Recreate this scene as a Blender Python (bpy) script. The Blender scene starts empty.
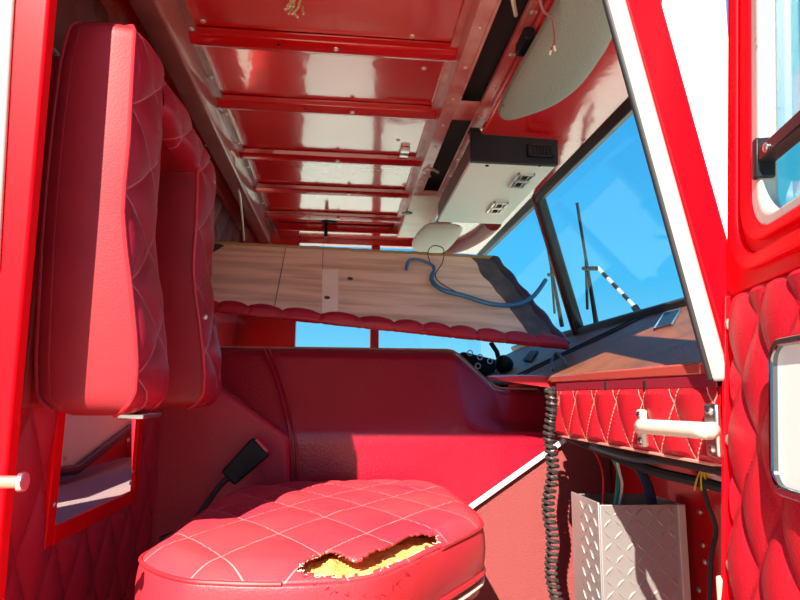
import bpy, bmesh, math, random
from mathutils import Vector, Matrix, noise
random.seed(7)
C = bpy.context.scene.collection
SC = bpy.context.scene
ZC = 1.95                      # camera height above the ground; builders use heights relative to the eye

# ------------------------------------------------------------------ camera
F = 600.0
dY = Vector((341-400, -(395-300), -F)).normalized()
dX = Vector((6360, -160, -F)); dX = (dX - dX.dot(dY)*dY).normalized()
dZ = dX.cross(dY).normalized()
R3 = Matrix((dX, dY, dZ))      # camera -> world rotation (rows = world axes in camera space)
cam_d = bpy.data.cameras.new('camera'); cam = bpy.data.objects.new('camera', cam_d); C.objects.link(cam)
cam_d.sensor_width = 36; cam_d.lens = 36*F/800; cam_d.clip_start = 0.01
cam.matrix_world = Matrix.Translation((0, 0, ZC)) @ R3.to_4x4()
SC.camera = cam

def ray(px, py):
    return (R3 @ Vector((px-400, 300-py, -F)))
def aY(px, py, y): r = ray(px, py); return r*(y/r.y)
def aX(px, py, x): r = ray(px, py); return r*(x/r.x)
def aZ(px, py, z): r = ray(px, py); return r*(z/r.z)

# ------------------------------------------------------------------ world, sun, exposure
SC.view_settings.view_transform = 'Standard'; SC.view_settings.look = 'None'
SC.view_settings.gamma = 1; SC.view_settings.use_curve_mapping = False
SC.view_settings.exposure = 0.22
W = bpy.data.worlds.new('sky'); SC.world = W; W.use_nodes = True
nt = W.node_tree; nt.nodes.clear()
out = nt.nodes.new('ShaderNodeOutputWorld'); bg = nt.nodes.new('ShaderNodeBackground')
geo = nt.nodes.new('ShaderNodeTexCoord'); sx = nt.nodes.new('ShaderNodeSeparateXYZ')
rp = nt.nodes.new('ShaderNodeValToRGB')
e = rp.color_ramp.elements
e[0].position = 0.0; e[0].color = (0.38, 0.76, 0.96, 1)
e[1].position = 0.75; e[1].color = (0.03, 0.27, 0.76, 1)
n_ = e.new(0.18); n_.color = (0.10, 0.56, 0.93, 1)
nt.links.new(geo.outputs['Generated'], sx.inputs[0]); nt.links.new(sx.outputs['Z'], rp.inputs[0])
nt.links.new(rp.outputs[0], bg.inputs[0]); nt.links.new(bg.outputs[0], out.inputs[0])
bg.inputs[1].default_value = 0.95
SUN_DIR = Vector((0.46, 1.0, -0.87)).normalized()
sl = bpy.data.lights.new('sun', 'SUN'); sl.energy = 12.0; sl.angle = 0.009; sl.color = (1, 0.90, 0.76)
so = bpy.data.objects.new('sun', sl); C.objects.link(so); so.location = (-2, -5, 7)
so.rotation_euler = SUN_DIR.to_track_quat('-Z', 'Y').to_euler()

# ------------------------------------------------------------------ materials
MATS = {}
def mat(name, col, rough=0.5, metal=0.0, coat=0.0, spec=0.5, bump=None, var=None, stitch=None, emit=None, coat_rough=0.05, dirt=None):
    if name in MATS: return MATS[name]
    m = bpy.data.materials.new(name); m.use_nodes = True; N = m.node_tree.nodes; L = m.node_tree.links
    b = N['Principled BSDF']
    b.inputs['Base Color'].default_value = (*col, 1); b.inputs['Roughness'].default_value = rough
    b.inputs['Metallic'].default_value = metal; b.inputs['Coat Weight'].default_value = coat
    b.inputs['Coat Roughness'].default_value = coat_rough
    b.inputs['Specular IOR Level'].default_value = spec
    tc = N.new('ShaderNodeTexCoord')
    cs = None
    if var:                                   # (scale, second colour, amount)
        nz = N.new('ShaderNodeTexNoise'); nz.inputs['Scale'].default_value = var[0]; nz.inputs['Detail'].default_value = 6
        L.new(tc.outputs['Object'], nz.inputs['Vector'])
        mr = N.new('ShaderNodeMapRange'); mr.inputs[1].default_value = 0.42; mr.inputs[2].default_value = 0.68
        mr.inputs[4].default_value = var[2]
        L.new(nz.outputs[0], mr.inputs[0])
        mx = N.new('ShaderNodeMixRGB'); mx.inputs[1].default_value = (*col, 1); mx.inputs[2].default_value = (*var[1], 1)
        L.new(mr.outputs[0], mx.inputs[0]); cs = mx.outputs[0]
    if dirt:                                  # (scale, colour, threshold): small scuffs and chips
        nz = N.new('ShaderNodeTexNoise'); nz.inputs['Scale'].default_value = dirt[0]; nz.inputs['Detail'].default_value = 8
        nz.inputs['Roughness'].default_value = 0.7
        L.new(tc.outputs['Object'], nz.inputs['Vector'])
        mr = N.new('ShaderNodeMapRange'); mr.inputs[1].default_value = dirt[2]; mr.inputs[2].default_value = dirt[2]+0.03
        L.new(nz.outputs[0], mr.inputs[0])
        mx = N.new('ShaderNodeMixRGB'); mx.inputs[2].default_value = (*dirt[1], 1)
        if cs: L.new(cs, mx.inputs[1])
        else: mx.inputs[1].default_value = (*col, 1)
        L.new(mr.outputs[0], mx.inputs[0]); cs = mx.outputs[0]
    if stitch:                                # (thread colour, half width in lattice units)
        uv = N.new('ShaderNodeUVMap'); uv.uv_map = 'UVMap'; sp = N.new('ShaderNodeSeparateXYZ'); L.new(uv.outputs[0], sp.inputs[0])
        o = []
        for ax in ('X', 'Y'):
            pp = N.new('ShaderNodeMath'); pp.operation = 'PINGPONG'; pp.inputs[1].default_value = 0.5
            L.new(sp.outputs[ax], pp.inputs[0])
            lt = N.new('ShaderNodeMath'); lt.operation = 'LESS_THAN'; lt.inputs[1].default_value = stitch[1]
            L.new(pp.outputs[0], lt.inputs[0]); o.append(lt)
        mxm = N.new('ShaderNodeMath'); mxm.operation = 'MAXIMUM'; L.new(o[0].outputs[0], mxm.inputs[0]); L.new(o[1].outputs[0], mxm.inputs[1])
        f = N.new('ShaderNodeMath'); f.operation = 'MULTIPLY'; f.inputs[1].default_value = stitch[2]; L.new(mxm.outputs[0], f.inputs[0])
        mx = N.new('ShaderNodeMixRGB'); mx.inputs[2].default_value = (*stitch[0], 1)
        if cs: L.new(cs, mx.inputs[1])
        else: mx.inputs[1].default_value = (*col, 1)
        L.new(f.outputs[0], mx.inputs[0]); cs = mx.outputs[0]
    if cs: L.new(cs, b.inputs['Base Color'])
    if bump:                                  # (kind, scale, strength, distance)
        if bump[0] == 'v':
            t = N.new('ShaderNodeTexVoronoi'); t.inputs['Scale'].default_value = bump[1]
        elif bump[0] == 'w':
            t = N.new('ShaderNodeTexWave'); t.inputs['Scale'].default_value = bump[1]; t.inputs['Distortion'].default_value = 3
        else:
            t = N.new('ShaderNodeTexNoise'); t.inputs['Scale'].default_value = bump[1]; t.inputs['Detail'].default_value = 5
        L.new(tc.outputs['Object'], t.inputs['Vector'])
        bp = N.new('ShaderNodeBump'); bp.inputs['Strength'].default_value = bump[2]; bp.inputs['Distance'].default_value = bump[3]
        L.new(t.outputs[0], bp.inputs['Height']); L.new(bp.outputs[0], b.inputs['Normal'])
        if coat: L.new(bp.outputs[0], b.inputs['Coat Normal'])
    MATS[name] = m
    return m
LEA = ('n', 300, 0.35, 0.0012)
M_vinyl = mat('red_vinyl', (0.38, 0.010, 0.022), 0.42, spec=0.4, bump=LEA, var=(7, (0.30, 0.010, 0.03), 0.8))
M_vinylq = mat('red_vinyl_quilt', (0.40, 0.012, 0.022), 0.40, spec=0.4, bump=LEA, stitch=((0.75, 0.28, 0.28), 0.012, 0.75), var=(8, (0.34, 0.010, 0.03), 0.7))
M_cushion = mat('red_vinyl_cushion', (0.58, 0.050, 0.060), 0.5, spec=0.4, bump=LEA, stitch=((0.85, 0.30, 0.30), 0.010, 0.7), var=(6, (0.46, 0.02, 0.05), 0.8))
M_cushside = mat('red_vinyl_side', (0.56, 0.03, 0.04), 0.42, spec=0.4, bump=LEA, var=(7, (0.46, 0.02, 0.04), 0.6), dirt=(30, (0.75, 0.4, 0.36), 0.71))
M_bolster = mat('red_vinyl_bolster', (0.29, 0.014, 0.022), 0.46, spec=0.3, bump=('n', 400, 0.3, 0.0006), var=(6, (0.20, 0.008, 0.018), 0.8))
M_door_q = mat('red_vinyl_door', (0.42, 0.007, 0.018), 0.45, spec=0.4, bump=('n', 400, 0.5, 0.0015), stitch=((0.42, 0.01, 0.03), 0.012, 0.8))
M_fascia_q = mat('red_vinyl_fascia', (0.40, 0.009, 0.018), 0.42, spec=0.4, bump=LEA, stitch=((0.80, 0.38, 0.32), 0.015, 0.8))
M_engine = mat('red_vinyl_engine', (0.33, 0.006, 0.024), 0.28, spec=0.6, bump=('n', 200, 0.45, 0.0018), var=(5, (0.28, 0.004, 0.018), 0.8))
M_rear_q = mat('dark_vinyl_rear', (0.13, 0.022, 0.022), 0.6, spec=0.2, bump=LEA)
M_piping = mat('red_piping', (0.50, 0.02, 0.03), 0.35)
M_paint = mat('red_paint', (0.60, 0.004, 0.008), 0.28, coat=0.8)
M_jamb = mat('red_paint_jamb', (0.78, 0.0, 0.006), 0.5, spec=0.1, coat=0.1, coat_rough=0.2)
M_roof = mat('red_paint_roof', (0.62, 0.002, 0.003), 0.22, coat=1.0, spec=1.0, bump=('n', 6, 0.10, 0.02), coat_rough=0.06)
M_roof.node_tree.nodes['Principled BSDF'].inputs['Coat IOR'].default_value = 2.15
M_rib = mat('red_paint_rib', (0.50, 0.003, 0.004), 0.25, coat=1.0, bump=('n', 8, 0.1, 0.02))
M_soffit = mat('red_paint_soffit', (0.60, 0.004, 0.006), 0.2, coat=1.0, bump=('n', 5, 0.1, 0.02), coat_rough=0.08)
M_soffit.node_tree.nodes['Principled BSDF'].inputs['Coat IOR'].default_value = 3.0
M_beam = mat('brown_paint_beam', (0.32, 0.10, 0.09), 0.3, coat=0.6, bump=('n', 15, 0.1, 0.01), var=(12, (0.22, 0.05, 0.05), 0.8))
M_chan = mat('pink_paint_channel', (0.48, 0.07, 0.075), 0.3, coat=0.5, var=(9, (0.70, 0.42, 0.36), 0.8), dirt=(40, (0.2, 0.02, 0.02), 0.66))
M_cream = mat('cream_plate', (0.78, 0.70, 0.58), 0.4, var=(14, (0.6, 0.5, 0.38), 0.5))
M_carpet = mat('red_carpet', (0.36, 0.085, 0.085), 0.95, spec=0.1, bump=('v', 520, 0.8, 0.003), var=(420, (0.30, 0.07, 0.07), 0.9))
M_black = mat('black_plastic', (0.010, 0.010, 0.014), 0.4, spec=0.2, bump=('n', 300, 0.2, 0.002))
M_rubber = mat('black_rubber', (0.02, 0.02, 0.024), 0.5)
M_white = mat('white_plastic', (0.72, 0.86, 0.80), 0.35)
M_visor = mat('grey_visor', (0.20, 0.225, 0.185), 0.6, bump=('v', 420, 0.6, 0.0015))
M_visor2 = mat('cream_visor', (0.72, 0.70, 0.60), 0.6, bump=('v', 420, 0.4, 0.001))
M_ply = mat('plywood', (0.90, 0.66, 0.46), 0.65, spec=0.3, var=(3, (0.62, 0.40, 0.25), 0.9))
M_ply_dark = mat('plywood_stain', (0.06, 0.06, 0.065), 0.7, var=(20, (0.16, 0.12, 0.10), 0.9))
M_ply_patch = mat('plywood_patch', (1.0, 0.88, 0.68), 0.5, var=(8, (0.9, 0.72, 0.52), 0.6))
M_foam = mat('yellow_foam', (0.82, 0.55, 0.16), 0.95, spec=0.1, bump=('n', 120, 1.0, 0.006), var=(25, (0.60, 0.33, 0.08), 0.8))
M_fray = mat('frayed_backing', (0.80, 0.68, 0.52), 0.9)
M_steel = mat('brushed_steel', (0.62, 0.62, 0.62), 0.28, 1.0, dirt=(25, (0.25, 0.22, 0.2), 0.66))
M_bolt = mat('bolt_steel', (0.75, 0.70, 0.62), 0.3, 0.8)
M_chrome = mat('chrome', (0.9, 0.9, 0.9), 0.06, 1.0)
M_handle = mat('cream_handle', (0.62, 0.57, 0.48), 0.4, dirt=(30, (0.35, 0.28, 0.2), 0.68))
M_alu = mat('grey_aluminium', (0.75, 0.70, 0.76), 0.45, 0.1, bump=('n', 14, 0.2, 0.01))
M_alu2 = mat('dull_aluminium', (0.45, 0.45, 0.43), 0.4, 0.5, dirt=(30, (0.2, 0.2, 0.2), 0.62))
M_trimw = mat('white_trim', (0.38, 0.37, 0.34), 0.5, dirt=(28, (0.35, 0.33, 0.3), 0.64))
M_dash = mat('dark_dash_vinyl', (0.20, 0.065, 0.024), 0.5, spec=0.35, bump=('n', 200, 0.6, 0.003), var=(12, (0.11, 0.038, 0.022), 0.9))
M_lip = mat('red_brown_lip', (0.38, 0.06, 0.045), 0.25, coat=0.7)
M_grey_ledge = mat('grey_ledge', (0.42, 0.30, 0.31), 0.8, bump=('w', 60, 0.6, 0.01))
M_strap = mat('grey_webbing', (0.36, 0.32, 0.27), 0.8)
M_blue = mat('blue_cable', (0.03, 0.17, 0.30), 0.3)
M_redw = mat('red_wire', (0.6, 0.02, 0.02), 0.4); M_grn = mat('green_wire', (0.02, 0.33, 0.20), 0.4)
M_whw = mat('white_wire', (0.8, 0.74, 0.6), 0.4); M_yel = mat('yellow_connector', (0.75, 0.5, 0.05), 0.5)
M_redbtn = mat('red_button', (0.7, 0.08, 0.1), 0.4)
M_ground = mat('pale_concrete', (0.84, 0.68, 0.50), 0.9, spec=0.1, var=(0.6, (0.76, 0.60, 0.44), 0.8))
M_backdrop = mat('white_slab', (0.88, 0.88, 0.88), 0.8)
M_void = mat('dark_void', (0.02, 0.012, 0.012), 0.8)  # near black that paints in the dark of open voids

_t = M_ply.node_tree
for _n in _t.nodes:
    if _n.type == 'TEX_NOISE':
        _mp = _t.nodes.new('ShaderNodeMapping'); _mp.inputs['Scale'].default_value = (1.2, 14, 14)
        _src = [l for l in _t.links if l.to_node == _n][0].from_socket
        _t.links.new(_src, _mp.inputs[0]); _t.links.new(_mp.outputs[0], _n.inputs['Vector'])
def glass(name, tint, gloss=0.035):
    m = bpy.data.materials.new(name); m.use_nodes = True; N = m.node_tree.nodes; L = m.node_tree.links; N.clear()
    o = N.new('ShaderNodeOutputMaterial'); t = N.new('ShaderNodeBsdfTransparent'); t.inputs[0].default_value = (*tint, 1)
    g = N.new('ShaderNodeBsdfGlossy'); g.inputs['Roughness'].default_value = 0.02
    lw = N.new('ShaderNodeValue'); lw.outputs[0].default_value = gloss
    mx = N.new('ShaderNodeMixShader'); L.new(lw.outputs[0], mx.inputs[0]); L.new(t.outputs[0], mx.inputs[1]); L.new(g.outputs[0], mx.inputs[2])
    L.new(mx.outputs[0], o.inputs[0]); return m
M_glass = glass('windshield_glass', (0.80, 0.96, 1.0)); M_glass2 = glass('door_glass', (0.80, 0.97, 0.88), 0.10)

def tread_mat():
    m = bpy.data.materials.new('tread_plate'); m.use_nodes = True; N = m.node_tree.nodes; L = m.node_tree.links
    b = N['Principled BSDF']; b.inputs['Base Color'].default_value = (0.50, 0.48, 0.47, 1); b.inputs['Metallic'].default_value = 0.65
    b.inputs['Roughness'].default_value = 0.33
    return m
M_tread = tread_mat()

# ------------------------------------------------------------------ mesh builder
def link(o, parent=None):
    C.objects.link(o)
    if parent: o.parent = parent
BASE = {}
def thing(name, label, cat, base, group=None, kind=None):
    o = bpy.data.objects.new(name, None); C.objects.link(o); o.empty_display_size = 0.05
    o.location = (base[0], base[1], base[2]+ZC)
    if label: o['label'] = label
    if cat: o['category'] = cat
    if group: o['group'] = group
    if kind: o['kind'] = kind
    BASE[o.name] = Vector(base); return o
class MB:
    def __init__(s): s.bm = bmesh.new(); s.uv = s.bm.loops.layers.uv.new('UVMap')
    def poly(s, pts): return s.bm.faces.new([s.bm.verts.new(p) for p in pts])
    def hexa(s, a, b):            # two quads -> closed box
        va = [s.bm.verts.new(p) for p in a]; vb = [s.bm.verts.new(p) for p in b]; n = len(va)
        s.bm.faces.new(va); s.bm.faces.new(vb[::-1])
        for i in range(n): s.bm.faces.new((va[i], vb[i], vb[(i+1) % n], va[(i+1) % n]))
        return s
    def box(s, x0, x1, y0, y1, z0, z1):
        return s.hexa([(x0, y0, z0), (x1, y0, z0), (x1, y1, z0), (x0, y1, z0)], [(x0, y0, z1), (x1, y0, z1), (x1, y1, z1), (x0, y1, z1)])
    def prism(s, pts, vec):       # polygon extruded along a vector
        vec = Vector(vec); return s.hexa([Vector(p) for p in pts], [Vector(p)+vec for p in pts])
    def obox(s, c, ax, ay, az):   # centre and three half axes
        c, ax, ay, az = map(Vector, (c, ax, ay, az))
        q = [c-ax-ay, c+ax-ay, c+ax+ay, c-ax+ay]
        return s.hexa([p-az for p in q], [p+az for p in q])
    def tube(s, pts, r, n=10, closed=False, cap=True):
        pts = [Vector(p) for p in pts]; rings = []; m = len(pts); up = None
        for i, p in enumerate(pts):
            if closed: d = pts[(i+1) % m]-pts[i-1]
            else: d = pts[min(i+1, m-1)]-pts[max(i-1, 0)]
            d.normalize()
            if up is None: up = d.orthogonal().normalized()
            up = (up-up.dot(d)*d).normalized(); sd = d.cross(up)
            rr = r(i/(m-1)) if callable(r) else r
            rings.append([s.bm.verts.new(p+rr*(math.cos(a)*up+math.sin(a)*sd)) for a in [2*math.pi*k/n for k in range(n)]])
        for i in range(m if closed else m-1):
            A, B = rings[i], rings[(i+1) % m]
            for k in range(n): s.bm.faces.new((A[k], A[(k+1) % n], B[(k+1) % n], B[k]))
        if cap and not closed: s.bm.faces.new(rings[0][::-1]); s.bm.faces.new(rings[-1])
        return s
    def dome(s, c, nrm, r, h=None, n=12):
        nrm = Vector(nrm).normalized(); u = nrm.orthogonal().normalized(); v = nrm.cross(u); h = h or r*0.6; c = Vector(c)
        rings = []
        for rr, hh in ((1, 0), (1, 0.35), (0.8, 0.75), (0.4, 0.97)):
            rings.append([s.bm.verts.new(c+nrm*h*hh+rr*r*(math.cos(a)*u+math.sin(a)*v)) for a in [2*math.pi*k/n for k in range(n)]])
        for A, B in zip(rings, rings[1:]):
            for k in range(n): s.bm.faces.new((A[k], A[(k+1) % n], B[(k+1) % n], B[k]))
        s.bm.faces.new(rings[0][::-1]); s.bm.faces.new(rings[-1]); return s
    def grid(s, fn, us, vs, uvf=None, keep=None, wrap=False):
        V = [[s.bm.verts.new(fn(u, v)) for v in vs] for u in us]
        nu = len(us); nv = len(vs)
        for i in range(nu-1+(1 if wrap else 0)):
            j = (i+1) % nu
            for k in range(nv-1):
                if keep and not keep((us[i]+us[j])/2 if j else us[i], (vs[k]+vs[k+1])/2): continue
                f = s.bm.faces.new((V[i][k], V[j][k], V[j][k+1], V[i][k+1]))
                if uvf:
                    for l, (a, b) in zip(f.loops, ((i, k), (j, k), (j, k+1), (i, k+1))): l[s.uv].uv = uvf(us[a], vs[b])
        return V
    def build(s, name, m, parent=None, bevel=0, seg=2, smooth=True, ang=38, solid=0, label=None, cat=None, group=None, kind=None, sub=0, merge=0, origin=None):
        bm = s.bm
        if merge: bmesh.ops.remove_doubles(bm, verts=bm.verts, dist=merge)
        loose = [v for v in bm.verts if not v.link_faces]
        bmesh.ops.delete(bm, geom=loose, context='VERTS')
        bmesh.ops.recalc_face_normals(bm, faces=bm.faces)
        if parent:
            base = BASE[parent.name]
        else:
            xs = [v.co.x for v in bm.verts]; ys = [v.co.y for v in bm.verts]; zs = [v.co.z for v in bm.verts]
            base = Vector(origin) if origin else Vector(((min(xs)+max(xs))/2, (min(ys)+max(ys))/2, min(zs)))
        for v in bm.verts: v.co -= base
        if smooth:
            for f in bm.faces: f.smooth = True
            for e_ in bm.edges:
                if len(e_.link_faces) == 2 and e_.calc_face_angle(0) > math.radians(ang): e_.smooth = False
        me = bpy.data.meshes.new(name); bm.to_mesh(me); bm.free(); me.materials.append(m)
        o = bpy.data.objects.new(name, me); link(o, parent)
        if not parent: o.location = (base.x, base.y, base.z+ZC)
        BASE[o.name] = base
        if parent: o.location = (0, 0, 0)
        if solid:
            md = o.modifiers.new('thickness', 'SOLIDIFY'); md.thickness = solid; md.offset = 0
        if bevel:
            md = o.modifiers.new('bevel', 'BEVEL'); md.width = bevel; md.segments = seg; md.limit_method = 'ANGLE'; md.angle_limit = math.radians(40)
        if sub:
            md = o.modifiers.new('subd', 'SUBSURF'); md.levels = sub; md.render_levels = sub
        if label: o['label'] = label
        if cat: o['category'] = cat
        if group: o['group'] = group
        if kind: o['kind'] = kind
        return o
def lin(a, b, n): return [a+(b-a)*i/(n-1) for i in range(n)]
def interp(tab, x):
    if x <= tab[0][0]: return tab[0][1]
    for (a, p), (b, q) in zip(tab, tab[1:]):
        if x <= b:
            t = (x-a)/(b-a); t = t*t*(3-2*t) if False else t
            return p+(q-p)*t
    return tab[-1][1]
def smooth_pts(pts, n=8, closed=False):
    pts = [Vector(p) for p in pts]; r = []; m = len(pts)
    for i in range(m if closed else m-1):
        if closed: a, b, c, d = pts[i-1], pts[i], pts[(i+1) % m], pts[(i+2) % m]
        else: a, b, c, d = pts[max(i-1, 0)], pts[i], pts[i+1], pts[min(i+2, m-1)]
        for k in range(n):
            t = k/n
            r.append(0.5*((2*b)+(c-a)*t+(2*a-5*b+4*c-d)*t*t+(3*b-a-3*c+d)*t**3))
    if not closed: r.append(pts[-1])
    return r
def puff(s_, t_, w, h, depth, p=0.5):
    a = s_/w+t_/h; b = s_/w-t_/h
    return depth*(abs(math.sin(math.pi*a))*abs(math.sin(math.pi*b)))**p
def inpoly(x, y, P):
    c = False; n = len(P)
    for i in range(n):
        x1, y1 = P[i]; x2, y2 = P[i-1]
        if (y1 > y) != (y2 > y) and x < (x2-x1)*(y-y1)/(y2-y1)+x1: c = not c
    return c
def n3(x, y, z, s): return noise.noise(Vector((x*s, y*s, z*s)))
def screw(parent, c, nrm, r=0.006, m=None, name='screw'):
    s = MB(); s.dome(c, nrm, r); return s.build(name, m or M_bolt, parent)

# ------------------------------------------------------------------ setting: ground, cab shell
RX0, RX1 = -0.45, 0.64
g = MB(); g.grid(lambda u, v: Vector((u, v, -ZC)), lin(-40, 40, 5), lin(-40, 40, 5)); g.build('ground', M_ground, kind='structure')
g = MB(); g.box(-0.48, 0.80, 0.62, 2.78, -0.76, -0.72); g.build('floor', M_carpet, kind='structure', bevel=0.004)

ceil = thing('ceiling', None, None, (0, 1.6, 0.75), kind='structure')
g = MB(); g.box(-0.50, 0.33, 0.60, 2.78, 0.752, 0.77); g.build('roof_skin', M_roof, ceil)
g = MB(); g.prism([(-0.50, 0.60, 0.7705), (0.43, 0.60, 0.7705), (0.66, 1.13, 0.7705), (0.66, 2.78, 0.7705), (-0.50, 2.78, 0.7705)], (0, 0, 0.03)); g.build('outer_roof', M_jamb, ceil, bevel=0.01)
# ribs run fore and aft under the roof skin
for i, (py, w) in enumerate(((38, 0), (102, 0), (153, 0), (187, 0), (213, 0))):
    y = aZ(320, py, 0.752).y
    prof = [(y-0.020, 0.752), (y-0.012, 0.752), (y-0.008, 0.738), (y+0.012, 0.728), (y+0.020, 0.728), (y+0.045, 0.747), (y+0.056, 0.747), (y+0.056, 0.752)]
    g = MB(); g.prism([(-0.335, a, b) for a, b in prof], (0.60, 0, 0))
    rib = g.build('roof_rib', M_rib, ceil, bevel=0.002)
    for x in (-0.03, -0.15):
        s = MB(); s.dome((x+0.04*(i % 2), y+0.002, 0.731), (0, 0, -1), 0.0065 if x > -0.1 else 0.004); s.build('bolt', M_bolt if x > -0.1 else M_black, rib)
for i, (px, py) in enumerate(((173, 5), (203, 21), (412, 36), (424, 68), (207, 80), (198, 120), (398, 140), (225, 150))):
    p = aZ(px, py, 0.752); screw(ceil, p, (0, 0, -1), 0.006, name='bolt')
# left (rear) beam
beam = thing('trim_1', None, None, (-0.36, 1.6, 0.68), kind='structure')
g = MB(); g.prism([(-0.385, 0.62, 0.752), (-0.385, 0.62, 0.672), (-0.378, 0.62, 0.668), (-0.337, 0.62, 0.668), (-0.333, 0.62, 0.675), (-0.333, 0.62, 0.752)], (0, 2.1, 0))
g.build('beam_box', M_beam, beam, bevel=0.003)
g = MB(); g.box(-0.334, -0.318, 0.62, 2.72, 0.742, 0.7515); g.build('beam_flange', M_beam, beam)
for i in range(9):
    screw(beam, (-0.326, 0.98+i*0.19, 0.742), (0, 0, -1), 0.006, name='bolt')
# rear wall
wr = thing('wall_rear', None, None, (-0.47, 1.7, -0.72), kind='structure')
g = MB(); g.box(-0.50, -0.47, 0.62, 2.78, 0.11, 0.77); g.build('wall_panel', M_paint, wr)
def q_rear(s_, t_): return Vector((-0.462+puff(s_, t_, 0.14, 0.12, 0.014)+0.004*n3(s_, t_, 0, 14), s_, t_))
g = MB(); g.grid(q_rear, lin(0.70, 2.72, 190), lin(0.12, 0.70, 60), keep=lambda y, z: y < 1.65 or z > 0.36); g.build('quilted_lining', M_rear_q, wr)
# far side wall with door
fw = thing('door_1', None, None, (0, 2.75, -0.72), kind='structure')
g = MB()
g.box(-0.48, -0.21, 2.72, 2.77, -0.74, 0.77); g.box(-0.21, 0.125, 2.72, 2.77, -0.74, -0.28); g.box(0.125, 0.62, 2.72, 2.77, -0.74, 0.17)
g.box(-0.21, 0.42, 2.72, 2.77, 0.69, 0.77); g.box(0.125, 0.165, 2.72, 2.77, 0.17, 0.69)
g.build('door_shell', M_paint, fw, bevel=0.004)
g = MB(); g.box(-0.30, 0.30, 2.60, 2.715, 0.715, 0.751); g.build('header_rail', M_rib, fw, bevel=0.004)
g = MB(); g.box(-0.212, 0.64, 2.735, 2.742, -0.285, 0.695); g.build('window_pane', M_glass, fw)
# near side: rear jamb, header rail, raked front post
jb = thing('wall_right', None, None, (-0.4, 0.62, -0.72), kind='structure')
A = aY(17, 430, 0.672); Bq = aY(55, 0, 0.672); xa = lambda z: A.x+(z-A.z)*(Bq.x-A.x)/(Bq.z-A.z)
g = MB(); g.hexa([(-0.75, 0.660, -0.76), (xa(-0.76), 0.660, -0.76), (xa(-0.76), 0.680, -0.76), (-0.75, 0.680, -0.76)],
                 [(-0.75, 0.660, 0.80), (xa(0.80), 0.660, 0.80), (xa(0.80), 0.680, 0.80), (-0.75, 0.680, 0.80)])
g.build('rear_jamb', M_jamb, jb, bevel=0.004, seg=3)
# pale weather strip on the outer face of the jamb
g = MB(); g.prism([aY(18, -60, 0.655), aY(13, 0, 0.655), aY(-2, 270, 0.655), aY(-60, 270, 0.655), aY(-60, -60, 0.655)], (0, 0.006, 0))
g.build('weather_strip', M_trimw, jb, bevel=0.003)
g = MB(); g.box(-0.50, 0.30, 0.64, 0.68, 0.598, 0.775); g.build('header_rail', M_jamb, jb, bevel=0.01)
# raked front post: white gasket strip + red post
def line_at(px0, py0, px1, py1, y, z):
    a = aY(px0, py0, y); b = aY(px1, py1, y); return a.x+(z-a.z)*(b.x-a.x)/(b.z-a.z)
fp = thing('trim_2', None, None, (0.42, 0.66, -0.2), kind='structure')
def slab(l0, l1, y0, y1, z0, z1, bulge=0):
    Z = lin(z0, z1, 14); P = []
    m = MB(); V = []
    for z in Z:
        xa_, xb_ = line_at(*l0, y0, z), line_at(*l1, y0, z)
        V.append([m.bm.verts.new(p) for p in ((xa_, y0, z), (xb_, y0, z), (xb_, y1, z), (xa_, y1, z))])
    for a, b in zip(V, V[1:]):
        for k in range(4): m.bm.faces.new((a[k], a[(k+1) % 4], b[(k+1) % 4], b[k]))
    m.bm.faces.new(V[0]); m.bm.faces.new(V[-1][::-1]); return m
slab((625, 0, 719, 330), (662, 0, 754, 330), 0.664, 0.70, -0.74, 0.78).build('front_post', M_jamb, fp, bevel=0.004)
slab((609, 0, 719, 396), (627, 0, 737, 396), 0.652, 0.664, 0.02, 0.78).build('white_gasket', M_trimw, fp, bevel=0.004)
slab((605, 0, 715, 396), (611, 0, 721, 396), 0.655, 0.664, 0.02, 0.78).build('rubber_seal', M_rubber, fp, bevel=0.003)
# forward cab side, ahead of the post, below the quarter window
g = MB(); g.box(0.53, 0.84, 0.665, 0.70, -0.74, 0.16); g.box(0.25, 0.43, 0.66, 0.70, 0.66, 0.77)
g.build('trim_3', M_jamb, kind='structure', bevel=0.004)
# soffit between overhead channel and windshield
g = MB(); g.hexa([(0.335, 0.68, 0.652), (0.43, 0.68, 0.650), (0.61, 1.13, 0.645), (0.61, 2.65, 0.645), (0.335, 2.65, 0.652)], [(0.335, 0.68, 0.752), (0.43, 0.68, 0.752), (0.65, 1.13, 0.752), (0.65, 2.65, 0.752), (0.335, 2.65, 0.752)])
g.build('trim_4', M_soffit, kind='structure', bevel=0.006)
# curved far end of the soffit
P = [aZ(493, 222, 0.65), aZ(480, 233, 0.65), aZ(462, 243, 0.65), aZ(440, 249, 0.65)]
g = MB(); g.tube(smooth_pts(P, 8), 0.035, 10); g.build('trim_5', mat('dark_red_rail2', (0.25, 0.003, 0.008), 0.5), kind='structure')

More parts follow.
